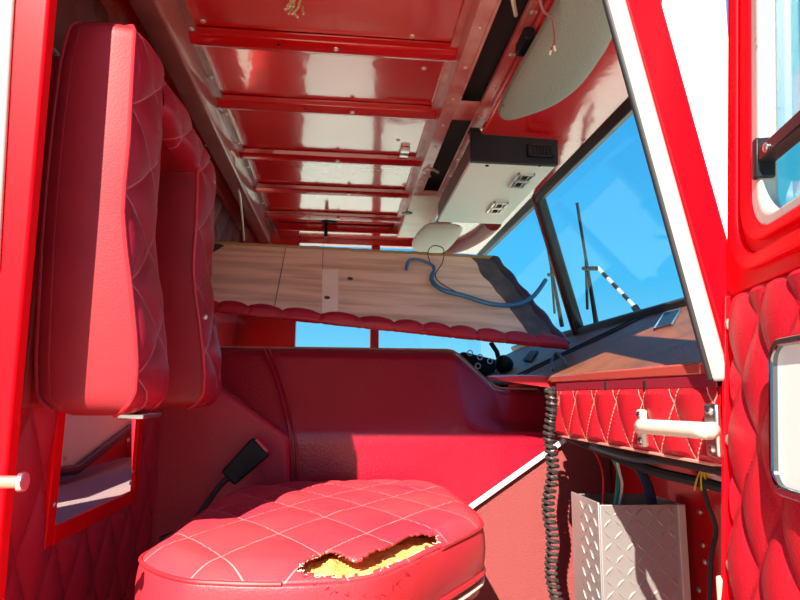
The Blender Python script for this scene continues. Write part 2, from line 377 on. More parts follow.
# windshield
GX1, GZ1, GX0, GZ0 = 0.625, 0.65, 0.80, 0.225
ws = thing('window_1', None, None, (0.8, 1.7, 0.2), kind='structure')
def wp(t, y, off=0): return Vector((GX0+(GX1-GX0)*t+off*0.92, y, GZ0+(GZ1-GZ0)*t+off*0.38))
def wseg(name, m, y0, y1, t0, t1, th, off=0, bev=0.004):
    g = MB(); g.hexa([wp(t0, y0, off), wp(t0, y1, off), wp(t1, y1, off), wp(t1, y0, off)], [wp(t0, y0, off+th), wp(t0, y1, off+th), wp(t1, y1, off+th), wp(t1, y0, off+th)])
    return g.build(name, m, ws, bevel=bev)
wseg('glass_pane', M_glass, 1.17, 1.93, 0, 1, 0.006, 0, 0)
wseg('glass_pane', M_glass, 1.935, 2.76, 0, 1, 0.006, 0, 0)
def post(name, m, hw, off, th, bev):
    g = MB(); ya_, yb_ = 1.98, 1.84
    g.hexa([wp(-0.02, ya_-hw, off), wp(-0.02, ya_+hw, off), wp(1.02, yb_+hw, off), wp(1.02, yb_-hw, off)], [wp(-0.02, ya_-hw, off+th), wp(-0.02, ya_+hw, off+th), wp(1.02, yb_+hw, off+th), wp(1.02, yb_-hw, off+th)])
    return g.build(name, m, ws, bevel=bev)
post('centre_post', M_rubber, 0.026, -0.012, 0.03, 0.004)
post('centre_post_rib', mat('dark_red_rib', (0.16, 0.008, 0.012), 0.4), 0.005, -0.020, 0.012, 0.002)
g = MB(); g.poly([wp(0, 1.17), wp(1, 1.17), (0.43, 0.69, 0.66), (0.46, 0.69, 0.16)]); g.build('quarter_pane', M_glass, ws)
wseg('top_gasket', M_rubber, 1.15, 2.66, 0.955, 1.02, 0.03, -0.015)
wseg('bottom_gasket', M_rubber, 1.15, 2.76, -0.03, 0.02, 0.03, -0.010)

# ------------------------------------------------------------------ overhead channel with two open slots
oc = thing('overhead_channel', 'long pink and cream metal overhead channel with two open slots beside the ribbed red roof', 'roof channel', (0.285, 1.7, 0.70))
ys = [0.70, 0.86, 1.185, 1.235, 1.66, 2.62]   # slot1 0.86..; computed below
s1a = aZ(455, 100, 0.705).y; s1b = aZ(450, 118, 0.705).y; s2b = aZ(420, 190, 0.705).y
x0, x1, a0, a1 = 0.232, 0.345, 0.266, 0.318
g = MB()
g.box(x0, a0, 0.70, 2.60, 0.700, 0.706); g.box(a1, x1, 0.70, 2.60, 0.700, 0.706)
g.box(a0, a1, s1a, s1b, 0.7002, 0.7058); g.box(a0, a1, s2b, 2.60, 0.7002, 0.7058)
g.box(x0, x0+0.004, 0.70, 2.60, 0.706, 0.7515)
g.build('channel_plate', M_chan, oc, bevel=0.0015)
g = MB(); g.box(x0-0.016, x0+0.002, 0.70, 2.60, 0.744, 0.7505); g.build('roof_flange', M_chan, oc, bevel=0.001)
g = MB(); g.box(a0-0.012, a1+0.012, 0.72, 2.58, 0.735, 0.751); g.build('slot_back', M_void, oc)
g = MB(); g.box(a0-0.006, a0, 0.70, s1a, 0.694, 0.7005); g.box(a1, a1+0.006, 0.70, s1a, 0.694, 0.7005); g.build('slot_lip', M_chan, oc)
g = MB(); g.box(x0+0.004, a1+0.02, s2b+0.04, 2.56, 0.695, 0.7005); g.build('end_plate', M_cream, oc, bevel=0.001, label='cream end plate with a torn hole')
p = aZ(407, 213, 0.695)
g = MB(); g.dome(p, (0, 0, -1), 0.022, 0.003, 8); g.build('torn_hole', M_black, oc)
for i in range(12): screw(oc, (0.249, 0.90+i*0.14, 0.700), (0, 0, -1), 0.0045, name='rivet')
for i in range(9): screw(oc, (0.332, 0.98+i*0.14, 0.700), (0, 0, -1), 0.0045, name='rivet')
# things inside the slots
P = smooth_pts([aZ(430, 176, 0.715), aZ(424, 171, 0.70), aZ(431, 169, 0.70), aZ(438, 172, 0.72)], 6)
g = MB(); g.tube(P, 0.005, 8); g.build('grey_hose', M_cream, label='short grey hose poking out of the far slot of the overhead channel', cat='hose')
# hanging wire pair
P = smooth_pts([aZ(532, -60, 0.645), aZ(541, 5, 0.57), aZ(552, 18, 0.56), aZ(555, 40, 0.55), aZ(551, 50, 0.545)], 8)
hw = thing('hanging_wire', 'thin brown wire with two bare tips hanging in front of the grey sun visor', 'wire', P[0])
g = MB(); g.tube(P, 0.0022, 8); g.build('wire', mat('brown_wire', (0.22, 0.08, 0.07), 0.4), hw)
g = MB(); g.tube([P[-1], P[-1]+Vector((-0.002, 0, -0.008))], 0.0018, 8); g.tube([P[-6], P[-6]+Vector((0.002, 0, -0.010))], 0.0018, 8); g.build('bare_tip', M_whw, hw)
# short hose at the top of slot
P = smooth_pts([aZ(511, -20, 0.70), aZ(513, 0, 0.69), aZ(516, 15, 0.70)], 6)
g = MB(); g.tube(P, 0.004, 8); g.build('slot_wire', M_cream, label='pale wire crossing the near open slot of the overhead channel', cat='wire')
g = MB(); c = aZ(525, 42, 0.64); g.obox(c, (0.010, 0, 0), (0, 0.030, 0), (0, 0, 0.012)); g.build('roof_switch', M_black, bevel=0.003, label='small black switch block under the red soffit beside the grey visor', cat='switch')
# latch on roof
c = aZ(405, 150, 0.745); la = thing('roof_latch', 'small steel latch under the red roof next to the pink channel', 'latch', c)
g = MB(); g.obox(c, (0.014, 0, 0), (0, 0.010, 0), (0, 0, 0.007)); g.obox(c+Vector((0, 0.035, 0)), (0.014, 0, 0), (0, 0.008, 0), (0, 0, 0.007)); g.build('latch_block', M_steel, la, bevel=0.002)
g = MB(); g.obox(c+Vector((0.004, 0.018, 0.002)), (0.010, 0, 0), (0, 0.010, 0), (0, 0, 0.004)); g.build('latch_tongue', M_black, la, bevel=0.001)
# frayed scrap on roof
c = aZ(297, 5, 0.752); g = MB()
for k in range(9):
    a = random.uniform(-0.5, 0.5); q = c+Vector((random.uniform(-.012, .012), random.uniform(-.02, .02), 0))
    g.tube([q, q+Vector((0.010*math.sin(a), -0.012, -0.012-0.012*random.random())), q+Vector((0.03*math.sin(a), -0.02, -0.03))], 0.0022, 6)
g.build('frayed_wire_ends', mat('yellow_fray', (0.7, 0.6, 0.35), 0.7), label='frayed yellow white wire ends sticking out of the red roof at the top', cat='wire')
# cable along the rear beam
P = smooth_pts([aZ(205, 145, 0.70), aZ(232, 152, 0.69), aZ(236, 172, 0.68), aZ(241, 205, 0.66), aZ(244, 240, 0.62)], 8)
g = MB(); g.tube(P, 0.004, 8); g.build('beam_cable', M_whw, label='thin pale cable running down beside the brown rear roof beam', cat='cable')
# hanging dark plug at the far end of the roof
c = aZ(326, 222, 0.74); g = MB(); g.tube([c, c+Vector((0, 0, -0.02)), c+Vector((0.002, -0.01, -0.07))], 0.008, 8); g.tube([c+Vector((-.02, 0, 0.004)), c+Vector((.045, 0, 0.004))], 0.008, 8)
g.build('roof_plug', M_black, label='small dark plug hanging at the far end of the red roof', cat='plug')

# ------------------------------------------------------------------ heater / air unit
ac = thing('air_unit', 'white and black overhead air unit with vents, mounted under the front roof', 'air unit', (0.41, 1.6, 0.55))
N0, N1 = aY(472, 162, 1.40), aY(558, 162, 1.40)
zb = (N0.z+N1.z)/2; zt = 0.648; xl, xr = N0.x, N1.x; yf = aZ(437, 222, zb).y
g = MB(); g.box(xl, xr, 1.41, yf, zb, zb+0.012); g.build('bottom_cover', M_white, ac, bevel=0.003)
g = MB(); g.box(xl+0.002, xr-0.002, 1.42, yf, zb+0.012, zt); g.build('housing', mat('brown_housing', (0.16, 0.10, 0.085), 0.5), ac, bevel=0.002)
g = MB(); g.box(xl-0.002, xr+0.002, 1.40, 1.418, zb-0.002, aY(500, 130, 1.40).z); g.build('end_panel', M_black, ac, bevel=0.003)
g = MB(); g.box(xl-0.006, xr+0.02, 1.395, 1.425, aY(500, 131, 1.4).z, aY(500, 131, 1.4).z+0.003); g.build('mounting_flange', M_black, ac)
for px in (482, 518, 552): screw(ac, aY(px, 129, 1.394), (0, -1, 0), 0.006)
for px in (488, 541):
    c = aZ(px, 164, zb); screw(ac, (c.x, c.y+0.01, zb), (0, 0, -1), 0.005, M_black)
def vent(c, u, v, n, w, h, slats, name='vent'):
    c = Vector(c); u = Vector(u).normalized(); v = Vector(v).normalized(); n = Vector(n).normalized()
    g = MB()
    for sgn in (-1, 1):
        g.obox(c+u*sgn*w+n*0.003, u*0.003, v*(h+0.003), n*0.004); g.obox(c+v*sgn*h+n*0.003, u*(w+0.003), v*0.003, n*0.004)
    fr = g.build(name+'_frame', M_steel if n.z < -0.5 else M_black, ac, bevel=0.001)
    g = MB(); g.obox(c+n*0.0005, u*w, v*h, n*0.001); g.build('vent_back', M_void, fr)
    for k in range(slats):
        q = c+u*(-w+2*w*(k+0.5)/slats)+n*0.003
        g = MB(); g.obox(q, u*0.0012, v*h, n*0.003); g.build('slat', M_black if n.z > -0.5 else M_steel, fr)
c = aY(540, 151, 1.397); vent(c, (1, 0, 0), (0, 0, 1), (0, -1, 0), 0.030, 0.014, 7)
for px, py in ((521, 180), (497, 207)):
    c = aZ(px, py, zb)
    vent((c.x, c.y-0.028, zb), (1, 0, 0), (0, 1, 0), (0, 0, -1), 0.020, 0.022, 2); vent((c.x, c.y+0.024, zb), (1, 0, 0), (0, 1, 0), (0, 0, -1), 0.020, 0.022, 2)

# ------------------------------------------------------------------ sun visors
def pad(name, outline, z0, thick, m, parent, tilt=0.0, n=10):
    """padded slab: closed outline (x,y) with domed faces"""
    cx = sum(p[0] for p in outline)/len(outline); cy = sum(p[1] for p in outline)/len(outline)
    g = MB(); K = len(outline); rows = []
    prof = [(0.0, -1), (0.55, -0.98), (0.85, -0.85), (0.96, -0.55), (1.0, 0), (0.96, 0.55), (0.85, 0.85), (0.55, 0.98), (0.0, 1)]
    for r_, h_ in prof:
        if r_ == 0: rows.append([g.bm.verts.new((cx, cy, z0+h_*thick+tilt*0))]); continue
        rows.append([g.bm.verts.new((cx+(x-cx)*r_, cy+(y-cy)*r_, z0+h_*thick+tilt*((x-cx)*r_))) for x, y in outline])
    for a, b in zip(rows, rows[1:]):
        for k in range(K):
            j = (k+1) % K
            if len(a) == 1: g.bm.faces.new((a[0], b[k], b[j]))
            elif len(b) == 1: g.bm.faces.new((a[k], b[0], a[j]))
            else: g.bm.faces.new((a[k], b[k], b[j], a[j]))
    return g.build(name, m, parent)
pv = [(498, 108), (506, 118), (530, 114), (556, 105), (580, 88), (600, 62), (614, 36), (622, -20), (600, -60), (570, -60), (556, -5), (530, 45), (510, 80)]
ol = [(p.x, p.y) for p in smooth_pts([aZ(a, b, 0.60) for a, b in pv], 5, True)]
vs = thing('sun_visor', 'grey padded sun visor hanging under the roof above the passenger side of the windshield', 'sun visor', (0.42, 1.1, 0.6))
pad('visor_pad', ol, 0.60, 0.014, M_visor, vs, 0.10)
c = aZ(503, 108, 0.585); g = MB(); g.obox((c.x+0.006, c.y-0.008, 0.588), (0.010, 0, 0), (0, 0.008, 0), (0, 0, 0.003)); g.build('visor_clip', mat('dark_grey', (0.1, 0.1, 0.1), 0.5), vs, bevel=0.002)
c = aZ(582, 73, 0.60); g = MB(); g.tube([(c.x, c.y, 0.60), (c.x+0.01, c.y, 0.648)], 0.005, 8); g.build('pivot', M_black, vs)
pv = [(412, 245), (414, 238), (425, 226), (440, 224), (462, 228), (456, 240), (444, 251), (428, 253), (416, 250)]
ol = [(p.x, p.y) for p in smooth_pts([aZ(a, b, 0.60) for a, b in pv], 5, True)]
vs = thing('sun_visor', 'small looking cream sun visor at the far end, past the white air unit', 'sun visor', (0.3, 2.5, 0.6))
pad('visor_pad', ol, 0.60, 0.014, M_visor2, vs, 0.02)
c = sum((Vector((x, y, 0.60)) for x, y in ol), Vector())/len(ol)
g = MB(); g.tube([c, c+Vector((0, 0, 0.10))], 0.006, 8); g.build('pivot', M_steel, vs)

# ------------------------------------------------------------------ engine cover
ec = thing('engine_cover', 'wide dark red vinyl covered engine cover behind the passenger seat', 'engine cover', (0.05, 1.8, -0.72))
ztop = [(-0.45, 0.120), (0.285, 0.123), (0.30, 0.118), (0.40, 0.030), (0.42, 0.024), (0.525, 0.022)]
t0, t1 = aY(475, 503, 1.45), aY(566, 438, 1.45)
def zbot(x): return max(-0.70, t0.z+(x-t0.x)*(t1.z-t0.z)/(t1.x-t0.x))
zc = aY(450, 433, 1.45).z
def ec_prof(x):
    zt_ = interp(ztop, x); zb_ = zbot(x); cz = min(zc, zt_-0.03)
    P = [(2.25, -0.70), (2.25, zt_-0.03), (2.22, zt_), (1.60, zt_), (1.57, zt_-0.004), (1.548, zt_-0.014)]
    lean = 0.10*min(1, (zt_-cz)/0.2)
    for k in range(1, 9):
        t = k/9; P.append((1.548-lean*(0.85*t+0.15*t*t), (zt_-0.014)+(cz+0.012-(zt_-0.014))*t))
    P += [(1.4455, cz+0.004), (1.442, cz-0.006), (1.444, cz-0.03)]
    for k in range(1, 7): P.append((1.445, cz-0.03+(zb_-cz+0.03)*k/6 if zb_ < cz-0.04 else cz-0.03-0.002*k))
    return P
XS = sorted(set(lin(-0.45, 0.285, 50)+lin(0.285, 0.525, 30)))
g = MB(); V = [[g.bm.verts.new((x, y, z)) for y, z in ec_prof(x)] for x in XS]
for a, b in zip(V, V[1:]):
    for k in range(len(a)-1): g.bm.faces.new((a[k], b[k], b[k+1], a[k+1]))
g.bm.faces.new(V[-1]); g.build('vinyl_cover', M_engine, ec, ang=50)
# rear lower facet
fac = [aY(*p, 1.405) for p in ((130, 385), (216, 384), (289, 437), (291, 760), (130, 760))]
g = MB(); g.prism(fac, (0, 0.05, 0)); g.build('rear_side_panel', mat('red_vinyl_facet', (0.42, 0.016, 0.035), 0.4, spec=0.4, bump=('n', 200, 0.45, 0.0018), var=(5, (0.38, 0.014, 0.04), 0.8)), ec, bevel=0.012, seg=4)
sm = smooth_pts([aY(262, 349, 1.53), aY(273, 375, 1.50), aY(283, 410, 1.455), aY(288, 437, 1.437), aY(290, 480, 1.437), aY(291, 560, 1.437)], 8)
for off in (0, 0.012):
    g = MB(); g.tube([p+Vector((off+0.004, -0.002, 0)) for p in sm], 0.0028, 8); g.build('seam_cord', M_engine, ec)
edge = [Vector((x, 1.571, interp(ztop, x)-0.002)) for x in lin(-0.44, 0.52, 60)]
g = MB(); g.tube(edge, 0.003, 6); g.build('top_edge_binding', mat('rust_binding', (0.45, 0.12, 0.07), 0.5), ec)
dv = (t1-t0).normalized(); nv = Vector((-dv.z, 0, dv.x))
a, b = t0-dv*0.45, t1
g = MB(); g.prism([a+nv*0.006+Vector((0, -0.008, 0)), b+nv*0.006+Vector((0, -0.008, 0)), b-nv*0.007+Vector((0, -0.008, 0)), a-nv*0.007+Vector((0, -0.008, 0))], (0, 0.012, 0))
g.build('metal_trim_strip', mat('pale_metal', (0.80, 0.77, 0.74), 0.4, 0.2), ec, bevel=0.002)
cp = [(-0.44, -0.71), (t0.x-0.45*dv.x, t0.z-0.45*dv.z), (t0.x, t0.z), (t1.x, t1.z), (0.66, t1.z), (0.66, -0.71)]
g = MB(); g.prism([(x, 1.455, z) for x, z in cp], (0, 0.03, 0)); g.build('carpet_side', M_carpet, ec, bevel=0.003)

# lip / console flap
lp = smooth_pts([aY(*p, 1.30) for p in ((500, 377), (540, 376), (572, 379), (588, 389), (560, 389), (530, 385), (505, 381))], 5, True)
g = MB(); g.prism(lp, (0, 0.10, 0.006)); g.build('console_lip', M_piping, bevel=0.004, label='thin pointed red vinyl console lip over the coiled black cord', cat='console lip')

# ------------------------------------------------------------------ dashboard
db = thing('dashboard', 'dark blue grey dashboard with quilted red fascia under the windshield', 'dashboard', (0.6, 1.6, -0.1))
DX = 0.44
def dz(x): return 0.045+(0.215-0.045)*(x-DX)/(0.80-DX)
g = MB(); g.hexa([(DX+0.012, 0.71, dz(DX)-0.015), (DX+0.012, 2.70, dz(DX)-0.015), (0.80, 2.70, dz(0.8)-0.015), (0.80, 0.71, dz(0.8)-0.015)],
                 [(DX+0.012, 0.71, dz(DX)), (DX+0.012, 2.70, dz(DX)), (0.80, 2.70, dz(0.8)), (0.80, 0.71, dz(0.8))])
g.build('dash_top', M_dash, db, bevel=0.006)
# raised centre cover of the dash, driver side seam
ya = aX(607, 338, 0.6).y
sn = lambda y0: [(x, y0, dz(x)+0.0015) for x in lin(DX+0.02, 0.79, 8)]
for yy in (1.50, 1.56): g = MB(); g.tube(sn(yy), 0.003, 6); g.build('seam', M_rubber, db)
# metal lip along rear edge of the dash
lt, lb = aX(708, 364, DX), aX(708, 374, DX)
g = MB(); g.prism([(DX-0.004, 0.70, lt.z+0.002), (DX+0.02, 0.70, lt.z+0.006), (DX+0.02, 0.70, lb.z), (DX-0.004, 0.70, lb.z)], (0, 0.53, 0)); g.build('metal_lip', M_lip, db, bevel=0.002)
g = MB(); g.box(DX-0.002, DX+0.01, 0.672, 1.205, lb.z-0.016, lb.z-0.0005); g.build('screw_rail', mat('dark_red_rail', (0.22, 0.015, 0.03), 0.35), db, bevel=0.001)
for px, py in ((606, 382), (645, 381)):
    p = aX(px, py, DX-0.002); s = MB(); s.tube([p, p+Vector((0, 0, -0.012))], 0.003, 6); s.build('clip', M_black, db)
ft, fb = lb.z-0.016, aX(715, 463, DX).z
def q_f(s_, t_):
    edge = min(1, (s_-0.672)/0.01, (1.205-s_)/0.01, (t_-fb)/0.008, (ft-t_)/0.008)
    return Vector((DX-0.001-puff(s_, t_-ft+0.02, 0.085, 0.14, 0.010)*max(edge, 0), s_, t_))
g = MB(); g.grid(q_f, lin(0.672, 1.205, 150), lin(fb, ft, 44), uvf=lambda s_, t_: (s_/0.085+(t_-ft+0.02)/0.14, s_/0.085-(t_-ft+0.02)/0.14))
g.build('quilted_fascia', M_fascia_q, db)
g = MB(); g.box(DX+0.0005, DX+0.03, 0.672, 1.205, fb+0.001, lt.z-0.003); g.build('fascia_board', M_paint, db)
g = MB(); g.box(DX-0.003, DX+0.03, 0.69, 1.205, fb-0.004, fb); g.build('fascia_edge', mat('pale_pink_edge', (0.6, 0.25, 0.2), 0.5), db, bevel=0.001)
# defrost vent in dash top
P = [aY(*q, 1) for q in ((661, 317), (681, 311), (677, 324), (654, 333))]
def on_dash(px, py, lift=0.0):
    r = ray(px, py); k = (0.215-0.045)/(0.80-DX); t = (0.045-k*DX)/(r.z-k*r.x); p = r*t; return p+Vector((0, 0, lift))
q = [on_dash(*p, 0.002) for p in ((664, 314), (681, 310), (672, 325), (654, 330))]
cv = sum(q, Vector())/4
g = MB()
for i in range(4): g.tube([q[i], q[(i+1) % 4]], 0.0022, 6)
vf = g.build('dash_vent_frame', M_steel, db)
g = MB(); g.prism([p+(cv-p)*0.1 for p in q], (0, 0, 0.001)); g.build('vent_grille', M_black, vf)
# under-dash: firewall, slab painted dark for the shaded void
wfr = thing('wall_front', None, None, (0.67, 1.7, -0.72), kind='structure')
g = MB(); g.box(0.665, 0.69, 0.71, 2.70, -0.72, 0.10); g.build('firewall_panel', M_paint, wfr)
for px, py in ((700, 512), (703, 545), (705, 562), (712, 515), (699, 590)):
    p = aX(px, py, 0.664); s = MB(); s.dome(p, (-1, 0, 0), 0.005); s.build('bolt', M_bolt, wfr)
g = MB(); g.box(0.54, 0.66, 0.72, 1.44, -0.11, -0.07); g.build('under_dash_shade', M_void, bevel=0.01, label='dark slab painted as the shaded void under the quilted dash fascia', cat='painted shade')  # added dark slab; its colour stands for the shade below the dash

# grab handle on fascia
gh = thing('grab_handle', 'cream painted grab handle with bolted steel feet on the quilted red dash fascia', 'grab handle', aX(680, 435, DX))
A_, B_ = aX(641, 428, DX-0.014), aX(712, 430, DX-0.014)
HX = DX-0.045
a, b = aX(641, 426, HX), aX(704, 431, HX)
pts = smooth_pts([A_+Vector((0, 0, 0)), a+Vector((0.004, 0.004, 0)), a+Vector((0, -0.02, 0)), (a+b)/2, b+Vector((0, 0.02, 0)), b+Vector((0.004, 0, 0)), B_], 6)
g = MB(); g.tube(pts, 0.0095, 14); g.build('grip', M_handle, gh)
for c, w, hh in ((A_, 0.010, 0.026), (B_, 0.012, 0.030)):
    g = MB(); g.obox((DX-0.012, c.y, c.z), (0.004, 0, 0), (0, w, 0), (0, 0, hh)); g.build('foot', M_handle if c is A_ else M_steel, gh, bevel=0.003)
    for sg in (-1, 1): screw(gh, (DX-0.016, c.y, c.z+sg*hh*0.7), (-1, 0, 0), 0.0055, M_steel)

# ------------------------------------------------------------------ tread plate box
tb = thing('tread_plate_box', 'open topped aluminium tread plate box with loose wires, under the dash', 'metal box', (0.54, 1.15, -0.72))
YB = 1.10; c0 = aY(600, 505, YB); c1 = aY(680, 503, YB); bl = aX(573, 498, c0.x)
bx0, bx1, by1, bz = c0.x, c1.x+0.006, bl.y, c0.z
g = MB()
g.box(bx0, bx1, YB, YB+0.004, -0.715, bz); g.build('front_plate', M_tread, tb, bevel=0.001)
g = MB(); g.box(bx0-0.004, bx0, YB, by1, -0.715, bz+0.004); g.build('side_plate', M_tread, tb, bevel=0.001)
g = MB(); g.box(bx1-0.004, bx1, YB+0.004, by1, -0.715, bz); g.box(bx0, bx1, by1-0.004, by1, -0.715, bz); g.build('rear_plates', M_steel, tb, bevel=0.001)
g = MB(); g.box(bx1-0.012, bx1+0.002, YB-0.004, YB, -0.715, bz); g.build('edge_angle', mat('pink_reflection', (0.68, 0.5, 0.42), 0.5, 0.3), tb, bevel=0.001)  # pinkish colour paints in the red reflection along this edge
lug = 0
g = MB(); g2 = MB()
P_ = 0.026
for i in range(0, 8):
    for j in range(0, 20):
        cx = bx0+0.012+i*0.0205; cz = bz-0.012-j*0.0205
        if cx > bx1-0.016 or cz < -0.62: continue
        a = math.radians(45 if (i+j) % 2 else -45)
        u = Vector((math.cos(a), 0, math.sin(a))); v = Vector((-math.sin(a), 0, math.cos(a)))
        c = Vector((cx, YB, cz))
        vv = [g.bm.verts.new(p) for p in (c-u*0.0105, c-v*0.003, c+u*0.0105, c+v*0.003)]; tp = [g.bm.verts.new(p+Vector((0, -0.0022, 0))) for p in (c-u*0.006, c-v*0.001, c+u*0.006, c+v*0.001)]
        g.bm.faces.new(tp)
        for k in range(4): g.bm.faces.new((vv[k], vv[(k+1) % 4], tp[(k+1) % 4], tp[k]))
for i in range(0, 4):
    for j in range(0, 20):
        cy = YB+0.014+i*0.0205; cz = bz-0.012-j*0.0205
        if cy > by1-0.01 or cz < -0.62: continue
        a = math.radians(45 if (i+j) % 2 else -45)
        u = Vector((0, math.cos(a), math.sin(a))); v = Vector((0, -math.sin(a), math.cos(a)))
        c = Vector((bx0-0.004, cy, cz))
        vv = [g2.bm.verts.new(p) for p in (c-u*0.0105, c-v*0.003, c+u*0.0105, c+v*0.003)]; tp = [g2.bm.verts.new(p+Vector((-0.0022, 0, 0))) for p in (c-u*0.006, c-v*0.001, c+u*0.006, c+v*0.001)]
        g2.bm.faces.new(tp)
        for k in range(4): g2.bm.faces.new((vv[k], vv[(k+1) % 4], tp[(k+1) % 4], tp[k]))
g.build('raised_tread', M_tread, tb, kind='stuff'); g2.build('raised_tread', M_tread, tb, kind='stuff')

# wires into the box
def wire(name, pix, Y, r, m, label, cat='wire', n=8):
    P = smooth_pts([aY(px, py, (Y if not isinstance(Y, (list, tuple)) else Y[i])) for i, (px, py) in enumerate(pix)], n)
    g = MB(); g.tube(P, r, 8); return g.build(name, m, label=label, cat=cat)
wire('red_wire', [(585, 440), (597, 456), (603, 475), (603, 505), (603, 530)], [1.22, 1.20, 1.17, 1.15, 1.15], 0.0022, M_redw, 'thin red wire dropping from the dash into the tread plate box')
wire('green_wire', [(612, 458), (618, 470), (617, 490), (613, 520)], [1.19, 1.18, 1.16, 1.15], 0.004, M_grn, 'green wire dropping into the tread plate box')
wire('white_wire', [(616, 458), (620, 474), (622, 488), (616, 520)], [1.175, 1.165, 1.155, 1.14], 0.0028, M_whw, 'white wire beside the green one going into the tread plate box')
wire('blue_hose', [(618, 452), (634, 462), (646, 482), (652, 505), (656, 540)], [1.22, 1.21, 1.18, 1.16, 1.15], 0.010, mat('dark_blue_hose', (0.03, 0.05, 0.10), 0.4), 'thick dark blue hose behind the wires in the tread plate box', 'hose')
wire('black_cable', [(696, 462), (701, 480), (708, 505), (716, 530), (711, 560), (709, 640)], 1.00, 0.0038, M_rubber, 'black cable hanging in front of the red panel right of the tread plate box', 'cable')
wire('grey_hose', [(590, 446), (630, 458), (670, 462), (700, 466), (735, 470)], [1.10, 1.06, 1.0, 0.95, 0.90], 0.006, mat('slate_hose', (0.06, 0.07, 0.09), 0.35), 'long dark hose running under the dash fascia', 'hose')
wire('black_hose', [(560, 432), (600, 450), (650, 470), (700, 482), (740, 492)], [1.20, 1.14, 1.06, 0.99, 0.94], 0.009, M_rubber, 'thick black hose sagging below the slate hose under the dash', 'hose')
wire('tan_wire', [(575, 442), (592, 447), (604, 455), (612, 458)], [1.24, 1.22, 1.20, 1.185], 0.002, M_whw, 'thin tan wire running to the yellow connector under the dash')
cc = aY(615, 456, 1.18); g = MB(); g.obox(cc, (0.009, 0, 0.002), (0, 0.006, 0), (-0.002, 0, 0.007)); g.build('wire_connector', M_yel, bevel=0.002, label='yellow connector joining green and white wires under the dash', cat='connector')
P0 = aY(704, 478, 0.98)
g = MB()
for k in range(4): g.tube(smooth_pts([P0+Vector((0, 0, 0.02)), P0+Vector((-0.012+0.007*k, 0, 0.0)), P0+Vector((-0.018+0.012*k, 0, -0.02))], 4), 0.0016, 6)
g.build('zip_tie_ends', M_yel, label='bunch of tan cable tie ends on the hose under the dash', cat='cable tie')
cc = aY(727, 592, 0.66); wc = thing('connector_plug', 'cream plastic connector at the foot of the open door', 'connector', cc)
g = MB(); g.obox(cc, (0.009, 0, 0), (0, 0.007, 0), (0, 0, 0.016)); g.build('housing', M_handle, wc, bevel=0.003)
g = MB(); g.obox(cc+Vector((0.002, 0, 0.021)), (0.004, 0, 0), (0, 0.004, 0), (0, 0, 0.006)); g.build('tab', M_handle, wc, bevel=0.002)

# coiled cord
cx = aY(550, 400, 1.22); P = []
top, bot = aY(550, 388, 1.22), aY(553, 640, 1.22); turns = 40
for i in range(turns*14+1):
    t = i/(turns*14); a = 2*math.pi*i/14; c = top.lerp(bot, t)+Vector((0.007*math.sin(t*9)*t+0.004*math.sin(t*23), 0, 0))
    P.append(c+Vector((0.0100*math.cos(a), 0.0100*math.sin(a), 0)))
g = MB(); g.tube(P, 0.0040, 6); g.build('coiled_cord', mat('cord_black', (0.035, 0.03, 0.03), 0.22, spec=0.8), label='black coiled radio cord hanging down in front of the engine cover', cat='cord')

# ------------------------------------------------------------------ board lying on the engine cover
bd = thing('loose_panel', 'plywood backed panel with quilted red vinyl edge leaning on top of the engine cover', 'panel', (0.05, 1.75, 0.15))
TL, TR = aY(196, 242, 1.72), aY(497, 258, 1.72); BR, BL = aY(567, 342, 1.51), aY(190, 302, 1.51)
TL = aX(0, 0, 1) if False else TL
ux = (BR-BL); vx = (TL-BL)
def bp_(u, v):  # bilinear
    return BL.lerp(BR, u).lerp(TL.lerp(TR, u), v)
nb = ((BR-BL).cross(TL-BL)).normalized()
if nb.y > 0: nb = -nb           # faces the camera
g = MB(); us = lin(0, 1, 30); vs_ = lin(0, 1, 12)
f1 = [[g.bm.verts.new(bp_(u, v)) for v in vs_] for u in us]; f2 = [[g.bm.verts.new(bp_(u, v)-nb*0.012) for v in vs_] for u in us]
for i in range(29):
    for k in range(11):
        g.bm.faces.new((f1[i][k], f1[i+1][k], f1[i+1][k+1], f1[i][k+1])); g.bm.faces.new((f2[i][k], f2[i][k+1], f2[i+1][k+1], f2[i+1][k]))
for i in range(29):
    g.bm.faces.new((f1[i][0], f2[i][0], f2[i+1][0], f1[i+1][0])); g.bm.faces.new((f1[i][11], f1[i+1][11], f2[i+1][11], f2[i][11]))
for k in range(11):
    g.bm.faces.new((f1[0][k], f1[0][k+1], f2[0][k+1], f2[0][k])); g.bm.faces.new((f1[29][k], f2[29][k], f2[29][k+1], f1[29][k+1]))
g.build('plywood_sheet', M_ply, bd)
# quilted roll along the lower edge
def roll(u, a):
    p = bp_(u, 0.0)
    ph = u*0.98/0.083+0.25*math.sin(u*9); bump_ = abs(math.sin(math.pi*ph))**0.55
    wr = 0.0012*math.sin(ph*23+a*3)*(1-bump_)+0.002*n3(u, a, 0, 9)
    dn = (BL-TL).normalized()
    c = p-nb*0.008
    sa = math.sin(a); amp = 0.017 if sa > 0 else 0.006+0.017*bump_
    return c+nb*((0.011+0.011*bump_*(0.5-0.5*sa)+wr))*math.cos(a)+dn*(amp+wr)*sa
g = MB(); g.grid(roll, lin(0, 1, 400), lin(-math.pi, math.pi, 25)); g.build('quilted_lower_edge', M_vinyl, bd, merge=0.0001)
